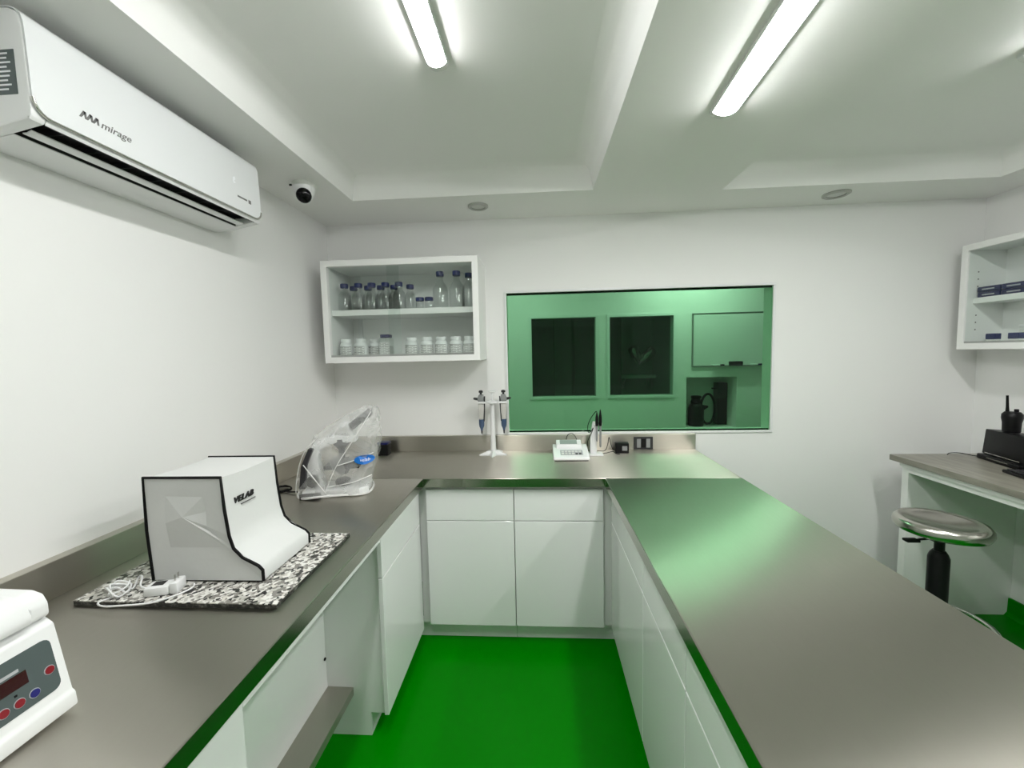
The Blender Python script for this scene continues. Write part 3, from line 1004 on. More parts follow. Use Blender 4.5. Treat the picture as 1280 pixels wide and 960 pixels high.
shell = MB()
bm = shell.bm
rows = 10
rings = []
for k in range(rows + 1):
    y = yn + (yf_ - yn) * k / rows
    s = math.sin(PI * k / rows)
    ring = []
    for i, p in enumerate(pr):
        ox = -0.003 * s if 3 <= i <= 6 else 0.0
        oz = -0.006 * s if 2 <= i <= 3 else (0.004 * s if 7 <= i <= 9 else 0)
        ring.append(bm.verts.new((p[0] + ox + random.uniform(-0.001, 0.001), y, p[1] + oz)))
    rings.append(ring)
for a, c in zip(rings[:-1], rings[1:]):
    for i in range(len(pr) - 1):
        bm.faces.new((a[i], a[i + 1], c[i + 1], c[i]))
    bm.faces.new((a[-1], a[0], c[0], c[-1]))
bmesh.ops.recalc_face_normals(bm, faces=list(bm.faces))
shell.build('cover_sheet', 'cover', t, world=True, smooth=60)
for yy, sg in ((yn, -1), (yf_, 1)):
    g = MB()
    ctr_p = (-0.972, 1.10)
    vs = [(p[0], yy, p[1]) for p in pr]
    mid = [((p[0] + ctr_p[0]) / 2, yy + sg * (-0.006 + 0.005 * (i % 2)), (p[1] + ctr_p[1]) / 2) for i, p in enumerate(pr)]
    allv = vs + mid + [(ctr_p[0], yy + sg * 0.006, ctr_p[1])]
    N = len(pr)
    fs = []
    for i in range(N):
        j = (i + 1) % N
        fs.append((i, j, N + j, N + i))
        fs.append((N + i, N + j, 2 * N))
    g.faces(allv, fs)
    bmesh.ops.recalc_face_normals(g.bm, faces=list(g.bm.faces))
    g.build('cover_side', 'cover', t, world=True, smooth=8)
    MB().tube([(p[0], yy, p[1]) for p in pr], 0.0042, 8).build('piping', 'rubber', t, world=True, smooth=60)
MB().box(-1.068, -0.765, yn + 0.004, yf_ - 0.004, GZ + 0.0002, GZ + 0.012).build('balance_base', 'rubber', t, world=True)
text('brand_text', 'VELAB', 0.0235, (-0.8545, 1.052, 1.122), (0, 1, 0), (0.04, 0, 1), 'ink', t, ext=0.0016, shear=0.28, bold=0.0005, sx=1.08, space=1.14)
for k in range(7):
    MB().box(-0.8555, -0.8522, 1.080 + k * 0.0085, 1.0868 + k * 0.0085, 1.1105, 1.1132).build('print_dash', 'greyink', t, world=True)

# power adapter with cord in front of it
t = thing('power_adapter', 'white plug-in power adapter with tangled white cord on the granite slab', 'adapter', (-0.998, 0.968, GZ), R(14))
MB().box(-0.036, 0.022, -0.02, 0.022, 0.0002, 0.024, 0.005).build('body', 'plast', t, smooth=40)
MB().box(0.0225, 0.042, -0.018, 0.024, 0.0002, 0.030, 0.004).build('plug_head', 'plast', t, smooth=40)
MB().box(-0.024, 0.004, -0.008, 0.014, 0.0242, 0.0247).build('rating_label', 'ink', t)
for q_ in (-0.006, 0.008):
    MB().box(0.030, 0.0315, q_, q_ + 0.005, 0.0302, 0.046).build('prong', 'chrome', t)
cp_ = [(-0.036, 0.004, 0.012), (-0.060, 0.012, 0.018), (-0.076, 0.045, 0.026), (-0.098, 0.066, 0.018)]
for k in range(26):
    a = k * 0.9
    cp_.append((-0.112 + 0.026 * math.cos(a + 0.6) * (1 - k * 0.012), 0.016 + 0.024 * math.sin(a + 0.6) * (1 - k * 0.01), 0.004 + 0.006 * (k % 5)))
cp_ += [(-0.135, -0.02, 0.003), (-0.11, -0.042, 0.003), (-0.06, -0.05, 0.003), (0.0, -0.052, 0.003), (0.04, -0.032, 0.003), (0.062, -0.008, 0.003), (0.066, 0.008, 0.003), (0.06, 0.022, 0.003)]


def smooth_path(pts, n=4):
    P = [Vector(p) for p in pts]
    out = []
    for i in range(len(P) - 1):
        p0, p1, p2, p3 = P[max(i - 1, 0)], P[i], P[i + 1], P[min(i + 2, len(P) - 1)]
        for k in range(n):
            s = k / n
            out.append(0.5 * ((2 * p1) + (-p0 + p2) * s + (2 * p0 - 5 * p1 + 4 * p2 - p3) * s * s + (-p0 + 3 * p1 - 3 * p2 + p3) * s * s * s))
    out.append(P[-1])
    return out


MB().tube(smooth_path(cp_), 0.0023, 6).build('cord', 'plast', t, smooth=80)

# ------------------------------------------------------------------ microscope under a plastic bag
t = thing('covered_microscope', 'microscope wrapped in a translucent plastic bag with blue logo', 'microscope', (-0.93, 1.79, CT), R(14))
# base, arm, stage, objective turret, tube, head
MB().prism([(-0.14, -0.075), (0.12, -0.085), (0.14, -0.06), (0.14, 0.06), (0.12, 0.085), (-0.14, 0.075)], 'z', 0.0002, 0.034, 0.006, 2).build('base', 'plast', t, smooth=40)
MB().prism([(-0.135, 0.034), (-0.055, 0.034), (-0.07, 0.09), (-0.078, 0.16), (-0.065, 0.21), (0.0, 0.235), (0.09, 0.235), (0.09, 0.268), (-0.03, 0.268), (-0.095, 0.235), (-0.12, 0.18)], 'y', -0.032, 0.032, 0.006, 2).build('arm', 'plast', t, smooth=40)
MB().box(-0.040, 0.110, -0.094, 0.07, 0.128, 0.146, 0.003).build('stage', 'black', t)
MB().lathe([(0.034, 0.0345), (0.036, 0.05), (0.028, 0.062), (0.016, 0.066)], (0.02, 0, 0), 20).build('illuminator', 'darkgrey', t, smooth=40)
MB().lathe([(0.02, 0.085), (0.03, 0.10), (0.03, 0.118)], (0.02, 0, 0), 20).build('condenser', 'darkgrey', t, smooth=40)
MB().lathe([(0.012, 0.16), (0.014, 0.20), (0.034, 0.222), (0.034, 0.25)], (0.02, 0, 0), 20).build('turret', 'darkgrey', t, smooth=40)
hd = MB().lathe([(0.034, 0.0), (0.04, 0.03), (0.045, 0.05), (0.03, 0.075)], seg=20)
hd.xf(Matrix.Translation((0.055, 0, 0.27)) @ Matrix.Diagonal((1, 1, 0.8, 1)))
hd.build('head', 'plast', t, smooth=40)
for s in (-1, 1):
    e = MB().tube([(0.07, s * 0.028, 0.305), (0.115, s * 0.031, 0.34), (0.15, s * 0.03, 0.366)], [0.018, 0.016, 0.018], 14)
    e.build('eyepiece', 'darkgrey', t, smooth=60)
    MB().lathe([(0.026, 0), (0.026, 0.018), (0.018, 0.022)], (-0.10, s * 0.034 if s > 0 else s * 0.056, 0.07), 18, 'y').build('focus_knob', 'black', t, smooth=40)
MB().prism([(-0.146, 0.05), (-0.120, 0.05), (-0.112, 0.15), (-0.080, 0.222), (-0.098, 0.228), (-0.132, 0.155)], 'y', -0.088, -0.06, 0.002, 1).build('handle_strip', 'darkgrey', t)
MB().box(-0.148, -0.06, -0.082, -0.077, 0.0002, 0.026, 0.001).build('base_label', 'black', t)

# the bag: rings over the outline (x, z) with half depth
outl = [  # z, xmin, xmax, half depth
    (0.012, -0.168, 0.150, 0.105), (0.04, -0.172, 0.146, 0.108), (0.08, -0.166, 0.150, 0.112), (0.13, -0.150, 0.170, 0.110),
    (0.18, -0.135, 0.186, 0.104), (0.225, -0.117, 0.192, 0.096), (0.27, -0.085, 0.194, 0.088), (0.31, -0.03, 0.194, 0.080),
    (0.35, 0.045, 0.193, 0.066), (0.378, 0.105, 0.188, 0.048), (0.392, 0.135, 0.175, 0.022)]
bag = MB()
bm = bag.bm
NS = 36
rings = []
for k, (z, xa, xb, hd_) in enumerate(outl):
    ring = []
    for i in range(NS):
        a = 2 * PI * i / NS
        ca, sa = math.cos(a), math.sin(a)
        ex = math.copysign(abs(ca) ** 0.75, ca)
        ey = math.copysign(abs(sa) ** 0.75, sa)
        wob = 0.006 * math.sin(5 * a + z * 30) + 0.005 * math.sin(9 * a - z * 47) + random.uniform(-0.003, 0.003)
        ring.append(bm.verts.new(((xa + xb) / 2 + ex * ((xb - xa) / 2 + wob), ey * (hd_ + wob), z + (random.uniform(-0.008, 0.008) if 0 < k else 0))))
    rings.append(ring)
for a, c in zip(rings[:-1], rings[1:]):
    for i in range(NS):
        j = (i + 1) % NS
        bm.faces.new((a[i], a[j], c[j], c[i]))
bm.faces.new(rings[-1])
bmesh.ops.recalc_face_normals(bm, faces=list(bm.faces))
bagob = bag.build('plastic_bag', 'film', t, smooth=25)
# thick folded hem and fold ridges
MB().tube([v_.co.copy() for v_ in []] or [((-0.01) + 0.162 * math.copysign(abs(math.cos(a)) ** 0.75, math.cos(a)), 0.108 * math.copysign(abs(math.sin(a)) ** 0.75, math.sin(a)), 0.011 + 0.006 * math.sin(3 * a)) for a in [2 * PI * k / 40 for k in range(40)]], 0.005, 6, closed=True).build('folded_hem', 'filmedge', bagob, smooth=60)
for pts in ([(0.165, -0.05, 0.375), (0.10, -0.088, 0.27), (0.02, -0.112, 0.15), (-0.03, -0.114, 0.04)],
            [(-0.165, -0.07, 0.03), (-0.150, -0.078, 0.12), (-0.118, -0.08, 0.21), (-0.06, -0.07, 0.275)],
            [(0.02, -0.112, 0.15), (0.10, -0.102, 0.17), (0.17, -0.07, 0.19)],
            [(-0.12, -0.096, 0.16), (-0.06, -0.115, 0.08), (-0.03, -0.114, 0.035)],
            [(0.16, -0.075, 0.09), (0.08, -0.108, 0.07), (-0.02, -0.115, 0.06)]):
    MB().tube(smooth_path(pts, 5), 0.0022, 6).build('fold_ridge', 'filmedge', bagob, smooth=60)
lg = MB()
lv = []
for k in range(20):
    a = 2 * PI * k / 20
    lv.append((0.135 + 0.042 * math.cos(a), -0.106 + 0.0 + 0.032 * max(0, math.cos(a)), 0.168 + 0.021 * math.sin(a)))
lg.faces(lv, [tuple(range(20))])
lg.build('bag_logo', 'blueink', bagob)
text('bag_logo_text', 'velab', 0.02, (0, 0, 0), (1, 0, 0), (0, 0, 1), 'whiteink', None, shear=0.2)
o = bpy.data.objects['bag_logo_text']
for vv in o.data.vertices:
    vv.co += Vector((0.117, -0.110 + 0.0, 0.162))
    vv.co.y += 0.032 * max(0, (vv.co.x - 0.135) / 0.042)
o.parent = bagob
# black mains cable coiled behind it
cb = []
for k in range(34):
    a = k * 0.55
    cb.append((-1.235 + 0.055 * math.cos(a) + 0.0006 * k, 1.80 + 0.035 * math.sin(a) + 0.01 * math.sin(k), CT + 0.004 + 0.0009 * (k % 9)))
cb += [(-1.17, 1.77, CT + 0.006), (-1.12, 1.755, CT + 0.01), (-1.085, 1.745, CT + 0.012)]
t = MB().tube(smooth_path(cb, 3), 0.0034, 6)
ob = t.build('power_cable', 'rubber', None, smooth=80)
tag(ob, 'black power cable coiled behind the bagged microscope by the left wall', 'cable')
t = thing('small_black_box', 'small black box behind the bagged microscope near the upstand', 'box', (-0.975, 2.47, CT))
MB().box(-0.034, 0.034, -0.03, 0.03, 0.0003, 0.07, 0.006).build('body', 'black', t, smooth=40)
MB().box(-0.035, 0.035, -0.031, 0.031, 0.0705, 0.085, 0.004).build('lid', 'navy', t, smooth=40)

# ------------------------------------------------------------------ centrifuge
t = thing('centrifuge', 'white benchtop centrifuge with grey keypad at the lower left edge', 'centrifuge', (-1.0, 0.48, CT))
FY0, FY1 = 0.28, 0.636
pb = [(-0.838, CT + 0.012), (-0.840, 0.938), (-0.846, 0.942), (-0.868, 1.066), (-0.886, 1.078), (-1.20, 1.078), (-1.20, CT + 0.012)]
MB().prism(pb, 'y', FY0, FY1, 0.0035, 2).build('housing', 'plast', t, world=True, smooth=35)
lp = [(-0.876, 1.079), (-0.872, 1.084), (-0.872, 1.104), (-0.880, 1.120), (-0.90, 1.127), (-1.19, 1.134), (-1.198, 1.12), (-1.198, 1.079)]
lid = MB().prism(lp, 'y', FY0 + 0.004, FY1 - 0.002, 0.0035, 2).build('lid', 'plast', t, world=True, smooth=35)
MB().prism([(-0.8715, 1.082), (-0.866, 1.084), (-0.866, 1.098), (-0.874, 1.116), (-0.90, 1.132), (-0.95, 1.136), (-0.95, 1.13), (-0.8715, 1.104)], 'y', FY0 + 0.05, FY1 - 0.03, 0.003, 1).build('lid_lip', 'plast', lid, world=True, smooth=40)
for yy in (FY0 + 0.03, FY1 - 0.05):
    for xx in (-1.15, -0.89):
        MB().lathe([(0.014, 0.0003), (0.016, 0.0125)], (xx, yy, CT), 14).build('foot', 'rubber', t, world=True, smooth=40)
# inclined keypad: local frame on the sloping face
na = Vector((-0.846, 0, 0.942))
nb = Vector((-0.868, 0, 1.066))
ud = (nb - na).normalized()
nrm = Vector((ud.z, 0, -ud.x))


def face_pt(y, s, h):
    p = na + ud * s + nrm * h
    return Vector((p.x, y, p.z))


def face_poly(pts, h0, h1):
    mb = MB()
    A = [face_pt(y, s, h0) for y, s in pts]
    B = [face_pt(y, s, h1) for y, s in pts]
    N = len(pts)
    mb.faces([*A, *B], [tuple(range(N)), tuple(range(2 * N - 1, N - 1, -1))] + [(i, (i + 1) % N, N + (i + 1) % N, N + i) for i in range(N)])
    bmesh.ops.recalc_face_normals(mb.bm, faces=list(mb.bm.faces))
    return mb


def rrect(y0, y1, s0, s1, r):
    out = []
    for cy_, cs_, a0 in ((y1 - r, s1 - r, 0), (y0 + r, s1 - r, 90), (y0 + r, s0 + r, 180), (y1 - r, s0 + r, 270)):
        for k in range(5):
            a = R(a0 + 90 * k / 4)
            out.append((cy_ + r * math.cos(a), cs_ + r * math.sin(a)))
    return out


pan = face_poly(rrect(0.36, 0.622, 0.016, 0.107, 0.012), 0.0002, 0.0012).build('control_panel', 'panelgrey', t, world=True)
face_poly([(0.50, 0.056), (0.583, 0.056), (0.583, 0.078), (0.50, 0.078)], 0.0013, 0.0019).build('display', 'display', pan, world=True)
for (y, s, c) in ((0.611, 0.054, 'redbtn'), (0.586, 0.033, 'bluebtn'), (0.566, 0.033, 'redbtn'), (0.546, 0.033, 'redbtn'), (0.526, 0.033, 'redbtn')):
    rim = face_poly([(y + 0.0076 * math.cos(2 * PI * k / 20), s + 0.0076 * math.sin(2 * PI * k / 20)) for k in range(20)], 0.0012, 0.0018).build('button_ring', 'keys', pan, world=True)
    face_poly([(y + 0.0064 * math.cos(2 * PI * k / 20), s + 0.0064 * math.sin(2 * PI * k / 20)) for k in range(20)], 0.0018, 0.003).build('button', c, pan, world=True)
face_poly([(0.535, 0.081), (0.575, 0.081), (0.575, 0.086), (0.535, 0.086)], 0.0013, 0.0016).build('brand_strip', 'keys', pan, world=True)
face_poly([(0.562, 0.0455), (0.566, 0.0455), (0.566, 0.049), (0.562, 0.049)], 0.0013, 0.0016).build('indicator', 'black', pan, world=True)

# ------------------------------------------------------------------ pipette stand with pipettes
PX, PY = -0.278, 2.455
t = thing('pipette_stand', 'white carousel pipette stand with star foot on the back worktop', 'stand', (PX, PY, CT))
star = []
for k in range(10):
    a = R(-90 + 36 * k)
    rr = 0.088 if k % 2 == 0 else 0.036
    star.append((rr * math.cos(a), rr * math.sin(a) * 0.9))
ft = MB()
top = [(x * 0.42, y * 0.42) for x, y in star]
v3 = [(x, y, 0.0003) for x, y in star] + [(x, y, 0.008) for x, y in star] + [(x, y, 0.026) for x, y in top]
fc = [tuple(range(9, -1, -1)), tuple(range(20, 30))]
for i in range(10):
    j = (i + 1) % 10
    fc += [(i, j, 10 + j, 10 + i), (10 + i, 10 + j, 20 + j, 20 + i)]
ft.faces(v3, fc)
ft.build('foot', 'plast', t)
MB().lathe([(0.019, 0.026), (0.0165, 0.05), (0.0135, 0.2), (0.012, 0.335)], seg=18).build('column', 'plast', t, smooth=50)
MB().lathe([(0.012, 0.335), (0.006, 0.338), (0.006, 0.385), (0.024, 0.392), (0.024, 0.398), (0.008, 0.402)], seg=18).build('top_knob', 'plast', t, smooth=40)
MB().lathe([(0.02, 0.318), (0.036, 0.324), (0.036, 0.334), (0.02, 0.338)], seg=24).build('carousel', 'plast', t, smooth=40)
for k, a in enumerate((180, 8, 60, 122)):
    c_, s_ = math.cos(R(a)), math.sin(R(a))
    arm = MB().box(0.034, 0.040, -0.022, 0.022, 0.322, 0.334, 0.002)
    arm.box(0.040, 0.088, -0.022, -0.015, 0.322, 0.334, 0.002)
    arm.box(0.040, 0.088, 0.015, 0.022, 0.322, 0.334, 0.002)
    arm.xf(Matrix.Rotation(R(a), 4, 'Z'))
    arm.build('cradle', 'plast', t)


def pipette(label, ang):
    a = R(ang)
    p = thing('pipette', label, 'pipette', (PX + 0.069 * math.cos(a), PY + 0.069 * math.sin(a), CT + 0.15), a, 'pipettes hanging on the stand')
    MB().prism([(-0.013, 0.072), (0.011, 0.072), (0.017, 0.14), (0.018, 0.183), (-0.018, 0.183), (-0.018, 0.14)], 'y', -0.0135, 0.0135, 0.004, 2).build('handle', 'pipgrey', p, smooth=40)
    MB().prism([(-0.018, 0.1835), (0.019, 0.1835), (0.021, 0.205), (0.012, 0.226), (-0.015, 0.226)], 'y', -0.0125, 0.0125, 0.003, 2).build('head', 'grey', p, smooth=40)
    MB().prism([(0.020, 0.19), (0.046, 0.197), (0.046, 0.208), (0.020, 0.206)], 'y', -0.010, 0.010, 0.002, 1).build('finger_hook', 'darkgrey', p)
    MB().prism([(-0.019, 0.06), (-0.0135, 0.06), (-0.0185, 0.215), (-0.026, 0.215)], 'y', -0.007, 0.007, 0.001, 1).build('ejector_bar', 'darkgrey', p)
    MB().lathe([(0.006, 0.004), (0.009, 0.016), (0.0155, 0.03), (0.0165, 0.045), (0.0165, 0.0715)], seg=14).build('barrel', 'bluegrey', p, smooth=40)
    MB().lathe([(0.0035, -0.018), (0.006, 0.0035)], seg=10).build('nose_cone', 'darkgrey', p, smooth=40)
    MB().lathe([(0.007, 0.2265), (0.007, 0.236), (0.013, 0.238), (0.013, 0.248), (0.008, 0.252)], seg=14).build('plunger', 'darkgrey', p, smooth=40)


pipette('grey-white pipette with blue tip hanging on the left of the stand', 180)
pipette('grey-white pipette with blue tip hanging on the right of the stand', 8)

# ------------------------------------------------------------------ pH meter, electrode holder, adapter
t = thing('ph_meter', 'white benchtop meter with grey display and keypad on the back worktop', 'meter', (0.19, 2.36, CT))
mp_ = [(2.288, CT + 0.004), (2.284, CT + 0.014), (2.288, CT + 0.024), (2.40, CT + 0.052), (2.412, CT + 0.075), (2.452, CT + 0.088), (2.46, CT + 0.08), (2.46, CT + 0.004)]
MB().prism([(p[0], p[1]) for p in mp_[:4] + [(2.46, CT + 0.064), (2.46, CT + 0.004)]], 'x', 0.087, 0.293, 0.005, 2).build('body', 'plast', t, world=True, smooth=35)
MB().prism([(2.392, CT + 0.048), (2.402, CT + 0.072), (2.446, CT + 0.092), (2.458, CT + 0.086), (2.458, CT + 0.048)], 'x', 0.108, 0.258, 0.004, 2).build('display_housing', 'plast', t, world=True, smooth=35)
MB().faces([(0.130, 2.4045, CT + 0.0745), (0.232, 2.4045, CT + 0.0745), (0.232, 2.4415, CT + 0.0912), (0.130, 2.4415, CT + 0.0912)], [(0, 1, 2, 3)]).build('display', 'lcd', t, world=True)


def mz(y):
    return CT + 0.024 + (y - 2.288) * (0.028 / 0.112) + 0.0012


MB().faces([(0.128, 2.312, mz(2.312)), (0.258, 2.312, mz(2.312)), (0.258, 2.372, mz(2.372)), (0.128, 2.372, mz(2.372))], [(0, 1, 2, 3)]).build('keypad', 'keys', t, world=True)
for r_ in range(2):
    for c_ in range(6):
        kx, ky = 0.135 + c_ * 0.020, 2.320 + r_ * 0.024
        MB().box(kx, kx + 0.014, ky, ky + 0.016, mz(ky) - 0.001, mz(ky + 0.016) + 0.001, 0.0006, 1).build('key', 'darkgrey' if (r_ == 0 and c_ in (4, 5)) else 'plast_off', t, world=True)
MB().box(0.095, 0.285, 2.292, 2.455, CT + 0.0003, CT + 0.006).build('underside', 'rubber', t, world=True)

t = thing('electrode_holder', 'white electrode holder with two black-topped probes beside the meter', 'stand', (0.345, 2.42, CT))
MB().box(0.302, 0.388, 2.395, 2.47, CT + 0.0003, CT + 0.012, 0.004).build('base', 'plast', t, world=True, smooth=40)
MB().prism([(0.312, CT + 0.012), (0.352, CT + 0.012), (0.350, CT + 0.10), (0.352, CT + 0.205), (0.330, CT + 0.205), (0.320, CT + 0.15), (0.314, CT + 0.10)], 'y', 2.42, 2.45, 0.004, 2).build('arm', 'plast', t, world=True, smooth=40)
MB().box(0.334, 0.382, 2.405, 2.445, CT + 0.184, CT + 0.204, 0.003).build('clip', 'plast', t, world=True)
for k, (px_, tz) in enumerate(((0.350, 0.245), (0.370, 0.262))):
    pb_ = MB().lathe([(0.0045, 0.055 if k else 0.09), (0.0062, 0.062 if k else 0.10), (0.0062, 0.184)], (px_, 2.40, CT), 12).build('probe_body', 'grey', t, world=True, smooth=40)
    MB().lathe([(0.0085, 0.184), (0.0095, 0.2), (0.009, 0.235), (0.004, tz + 0.012), (0.002, tz + 0.02)], (px_, 2.40, CT), 12).build('probe_cap', 'black', t, world=True, smooth=40)
MB().tube(smooth_path([(0.350, 2.40, CT + 0.262), (0.345, 2.41, CT + 0.268), (0.318, 2.43, CT + 0.225), (0.300, 2.435, CT + 0.175), (0.303, 2.43, CT + 0.14), (0.318, 2.415, CT + 0.15), (0.330, 2.412, CT + 0.17), (0.315, 2.413, CT + 0.13), (0.298, 2.42, CT + 0.09), (0.30, 2.45, CT + 0.05)], 5), 0.0022, 6).build('probe_cable', 'rubber', t, world=True, smooth=80)
ob = MB().tube(smooth_path([(0.175, 2.465, CT + 0.045), (0.172, 2.49, CT + 0.07), (0.185, 2.52, CT + 0.105), (0.215, 2.53, CT + 0.112), (0.238, 2.52, CT + 0.085), (0.25, 2.50, CT + 0.03), (0.30, 2.50, CT + 0.012), (0.36, 2.50, CT + 0.010), (0.41, 2.49, CT + 0.012), (0.43, 2.50, CT + 0.05), (0.44, 2.515, CT + 0.09), (0.45, 2.51, CT + 0.05), (0.46, 2.49, CT + 0.02), (0.474, 2.485, CT + 0.02)], 5), 0.0022, 6).build('meter_cable', 'rubber', bpy.data.objects['ph_meter'], world=True, smooth=80)
ob = MB().tube(smooth_path([(0.395, 2.46, CT + 0.003), (0.42, 2.47, CT + 0.003), (0.455, 2.465, CT + 0.012), (0.47, 2.455, CT + 0.003), (0.49, 2.435, CT + 0.003)], 5), 0.0022, 6).build('loose_cable', 'rubber', None, smooth=80)
tag(ob, 'short black cable end lying in front of the black adapter', 'cable')
t = thing('black_power_adapter', 'black cube power adapter standing on the back worktop by the socket', 'adapter', (0.513, 2.487, CT), R(-6))
MB().box(-0.041, 0.041, -0.026, 0.026, 0.0003, 0.064, 0.006).build('body', 'black', t, smooth=40)
MB().box(0.0, 0.03, -0.0268, -0.0262, 0.018, 0.046).build('rating_label', 'grey', t)
for s in (-0.012, 0.012):
    MB().box(s - 0.001, s + 0.001, 0.0262, 0.042, 0.03, 0.036).build('prong', 'chrome', t)
t = thing('power_socket', 'dark three-module power socket plate on the steel upstand', 'socket', (0.659, 2.551, 0.94))
MB().box(0.600, 0.718, 2.545, 2.5505, 0.904, 0.984, 0.002).build('plate', 'darkgrey', t, world=True)
for k in range(3):
    x_ = 0.618 + k * 0.029
    MB().box(x_, x_ + 0.024, 2.542, 2.5448, 0.916, 0.972, 0.001, 1).build('module', 'grey' if k != 1 else 'black', t, world=True)

# ------------------------------------------------------------------ right desk with stool
DX0, DY0, DY1 = 2.012, 0.75, 2.41
t = thing('desk', 'white open desk with grey-brown laminate top along the right wall', 'desk', (2.31, 1.6, 0))
MB().box(DX0, XR - 0.001, DY0, DY1, 0.868, CT, 0.002).build('desktop', 'desktop', t, world=True)
MB().box(DX0 + 0.035, XR - 0.001, 2.325, 2.365, 0.0005, 0.8675).build('end_panel', 'carcass', t, world=True)
MB().box(DX0 + 0.035, XR - 0.001, DY0 + 0.03, DY0 + 0.07, 0.0005, 0.8675).build('end_panel', 'carcass', t, world=True)
MB().box(DX0 + 0.035, DX0 + 0.06, DY0 + 0.071, 2.3245, 0.815, 0.8675).build('apron_rail', 'carcass', t, world=True)
MB().box(DX0 + 0.02, DX0 + 0.0345, DY0 + 0.03, 2.365, 0.845, 0.8675).build('front_rail', 'carcass', t, world=True)

SX, SY = 1.765, 1.84
t = thing('lab_stool', 'round brushed steel stool with black gas column beside the right desk', 'stool', (SX, SY, 0))
r_ = 0.16
MB().lathe([(0.06, 0.690), (r_ * 0.8, 0.694), (r_ * 0.95, 0.704), (r_, 0.722), (r_ * 0.985, 0.738), (r_ * 0.93, 0.750), (r_ * 0.84, 0.753), (r_ * 0.7, 0.747), (r_ * 0.4, 0.737), (0.002, 0.733)], seg=48).build('seat', 'seat_steel', t, smooth=60)
MB().box(-0.07, 0.07, -0.06, 0.06, 0.672, 0.6895, 0.004).build('seat_plate', 'black', t)
lv_ = MB().tube([(-0.02, 0, 0.668), (-0.09, -0.005, 0.664), (-0.105, -0.006, 0.660)], 0.005, 8)
lv_.box(-0.15, -0.095, -0.02, 0.012, 0.654, 0.666, 0.004)
lv_.build('height_lever', 'black', t, smooth=40)
MB().lathe([(0.018, 0.58), (0.018, 0.672)], seg=16).build('piston', 'black', t, smooth=40)
MB().lathe([(0.037, 0.14), (0.037, 0.58), (0.03, 0.60), (0.022, 0.612)], seg=20).build('column', 'black', t, smooth=40)
MB().tube([(0.19 * math.cos(2 * PI * k / 40), 0.19 * math.sin(2 * PI * k / 40), 0.29) for k in range(40)], 0.0095, 10, closed=True).build('foot_ring', 'chrome', t, smooth=80)
for k in range(3):
    a = R(120 * k + 40)
    MB().tube([(0.035 * math.cos(a), 0.035 * math.sin(a), 0.31), (0.18 * math.cos(a), 0.18 * math.sin(a), 0.29)], 0.008, 8).build('ring_spoke', 'chrome', t, smooth=80)
for k in range(5):
    a = R(72 * k + 18)
    leg = MB().tube([(0.03 * math.cos(a), 0.03 * math.sin(a), 0.135), (0.14 * math.cos(a), 0.14 * math.sin(a), 0.11), (0.25 * math.cos(a), 0.25 * math.sin(a), 0.075)], [0.022, 0.019, 0.014], 10).build('leg', 'chrome', t, smooth=60)
    MB().lathe([(0.012, -0.01), (0.025, -0.008), (0.025, 0.008), (0.012, 0.01)], (0.255 * math.cos(a), 0.255 * math.sin(a), 0.0255), 16, 'x').build('caster', 'black', leg, smooth=40)
    MB().lathe([(0.006, 0.045), (0.006, 0.085)], (0.25 * math.cos(a), 0.25 * math.sin(a), 0), 10).build('caster_stem', 'black', leg, smooth=40)

# radio dock, walkie talkie, keyboard, cable on the desk
t = thing('radio_charger', 'black desk unit with upright back panel on the right desk', 'dock', (2.46, 2.2, CT), R(-14))
MB().box(-0.10, 0.08, -0.16, 0.10, 0.0004, 0.028, 0.006).build('base', 'black', t, smooth=40)
MB().prism([(-0.075, 0.028), (0.03, 0.028), (0.035, 0.155), (-0.065, 0.160)], 'y', -0.17, 0.105, 0.004, 2).build('upright_panel', 'black', t, smooth=40)
MB().box(-0.0785, -0.0752, -0.13, 0.08, 0.034, 0.038).build('chrome_strip', 'chrome', t)
MB().box(-0.102, -0.1, -0.10, 0.03, 0.016, 0.019).build('chrome_strip', 'chrome', t)
t = thing('walkie_talkie', 'black handheld radio with antenna standing on the black desk unit', 'radio', (2.44, 2.215, CT + 0.161))
MB().lathe([(0.030, 0.0), (0.0325, 0.006), (0.034, 0.05), (0.0385, 0.075), (0.0375, 0.094), (0.028, 0.106)], seg=18).build('body', 'black', t, smooth=40)
MB().tube([(-0.012, 0.012, 0.10), (-0.014, 0.012, 0.13), (-0.018, 0.012, 0.19)], [0.008, 0.006, 0.005], 10).build('antenna', 'rubber', t, smooth=60)
MB().lathe([(0.009, 0.103), (0.009, 0.118), (0.007, 0.12)], (0.014, -0.004, 0), 12).build('channel_knob', 'black', t, smooth=40)
t = thing('keyboard', 'black keyboard lying on the right desk in front of the desk unit', 'keyboard', (2.262, 1.87, CT), R(-14))
MB().box(-0.075, 0.075, -0.19, 0.17, 0.0004, 0.016, 0.005).build('case', 'black', t, smooth=40)
for r__ in range(5):
    for c__ in range(12):
        MB().box(-0.064 + r__ * 0.026, -0.044 + r__ * 0.026, -0.178 + c__ * 0.0285, -0.155 + c__ * 0.0285, 0.0162, 0.021, 0.002, 1).build('key', 'darkgrey', t)
ob = MB().tube(smooth_path([(2.29, 2.375, CT + 0.003), (2.30, 2.37, CT + 0.014), (2.345, 2.36, CT + 0.016), (2.385, 2.335, CT + 0.008), (2.40, 2.31, CT + 0.01)], 5), 0.0022, 6).build('desk_cable', 'rubber', None, smooth=80)
tag(ob, 'thin black cable on the right desk behind the black unit', 'cable')

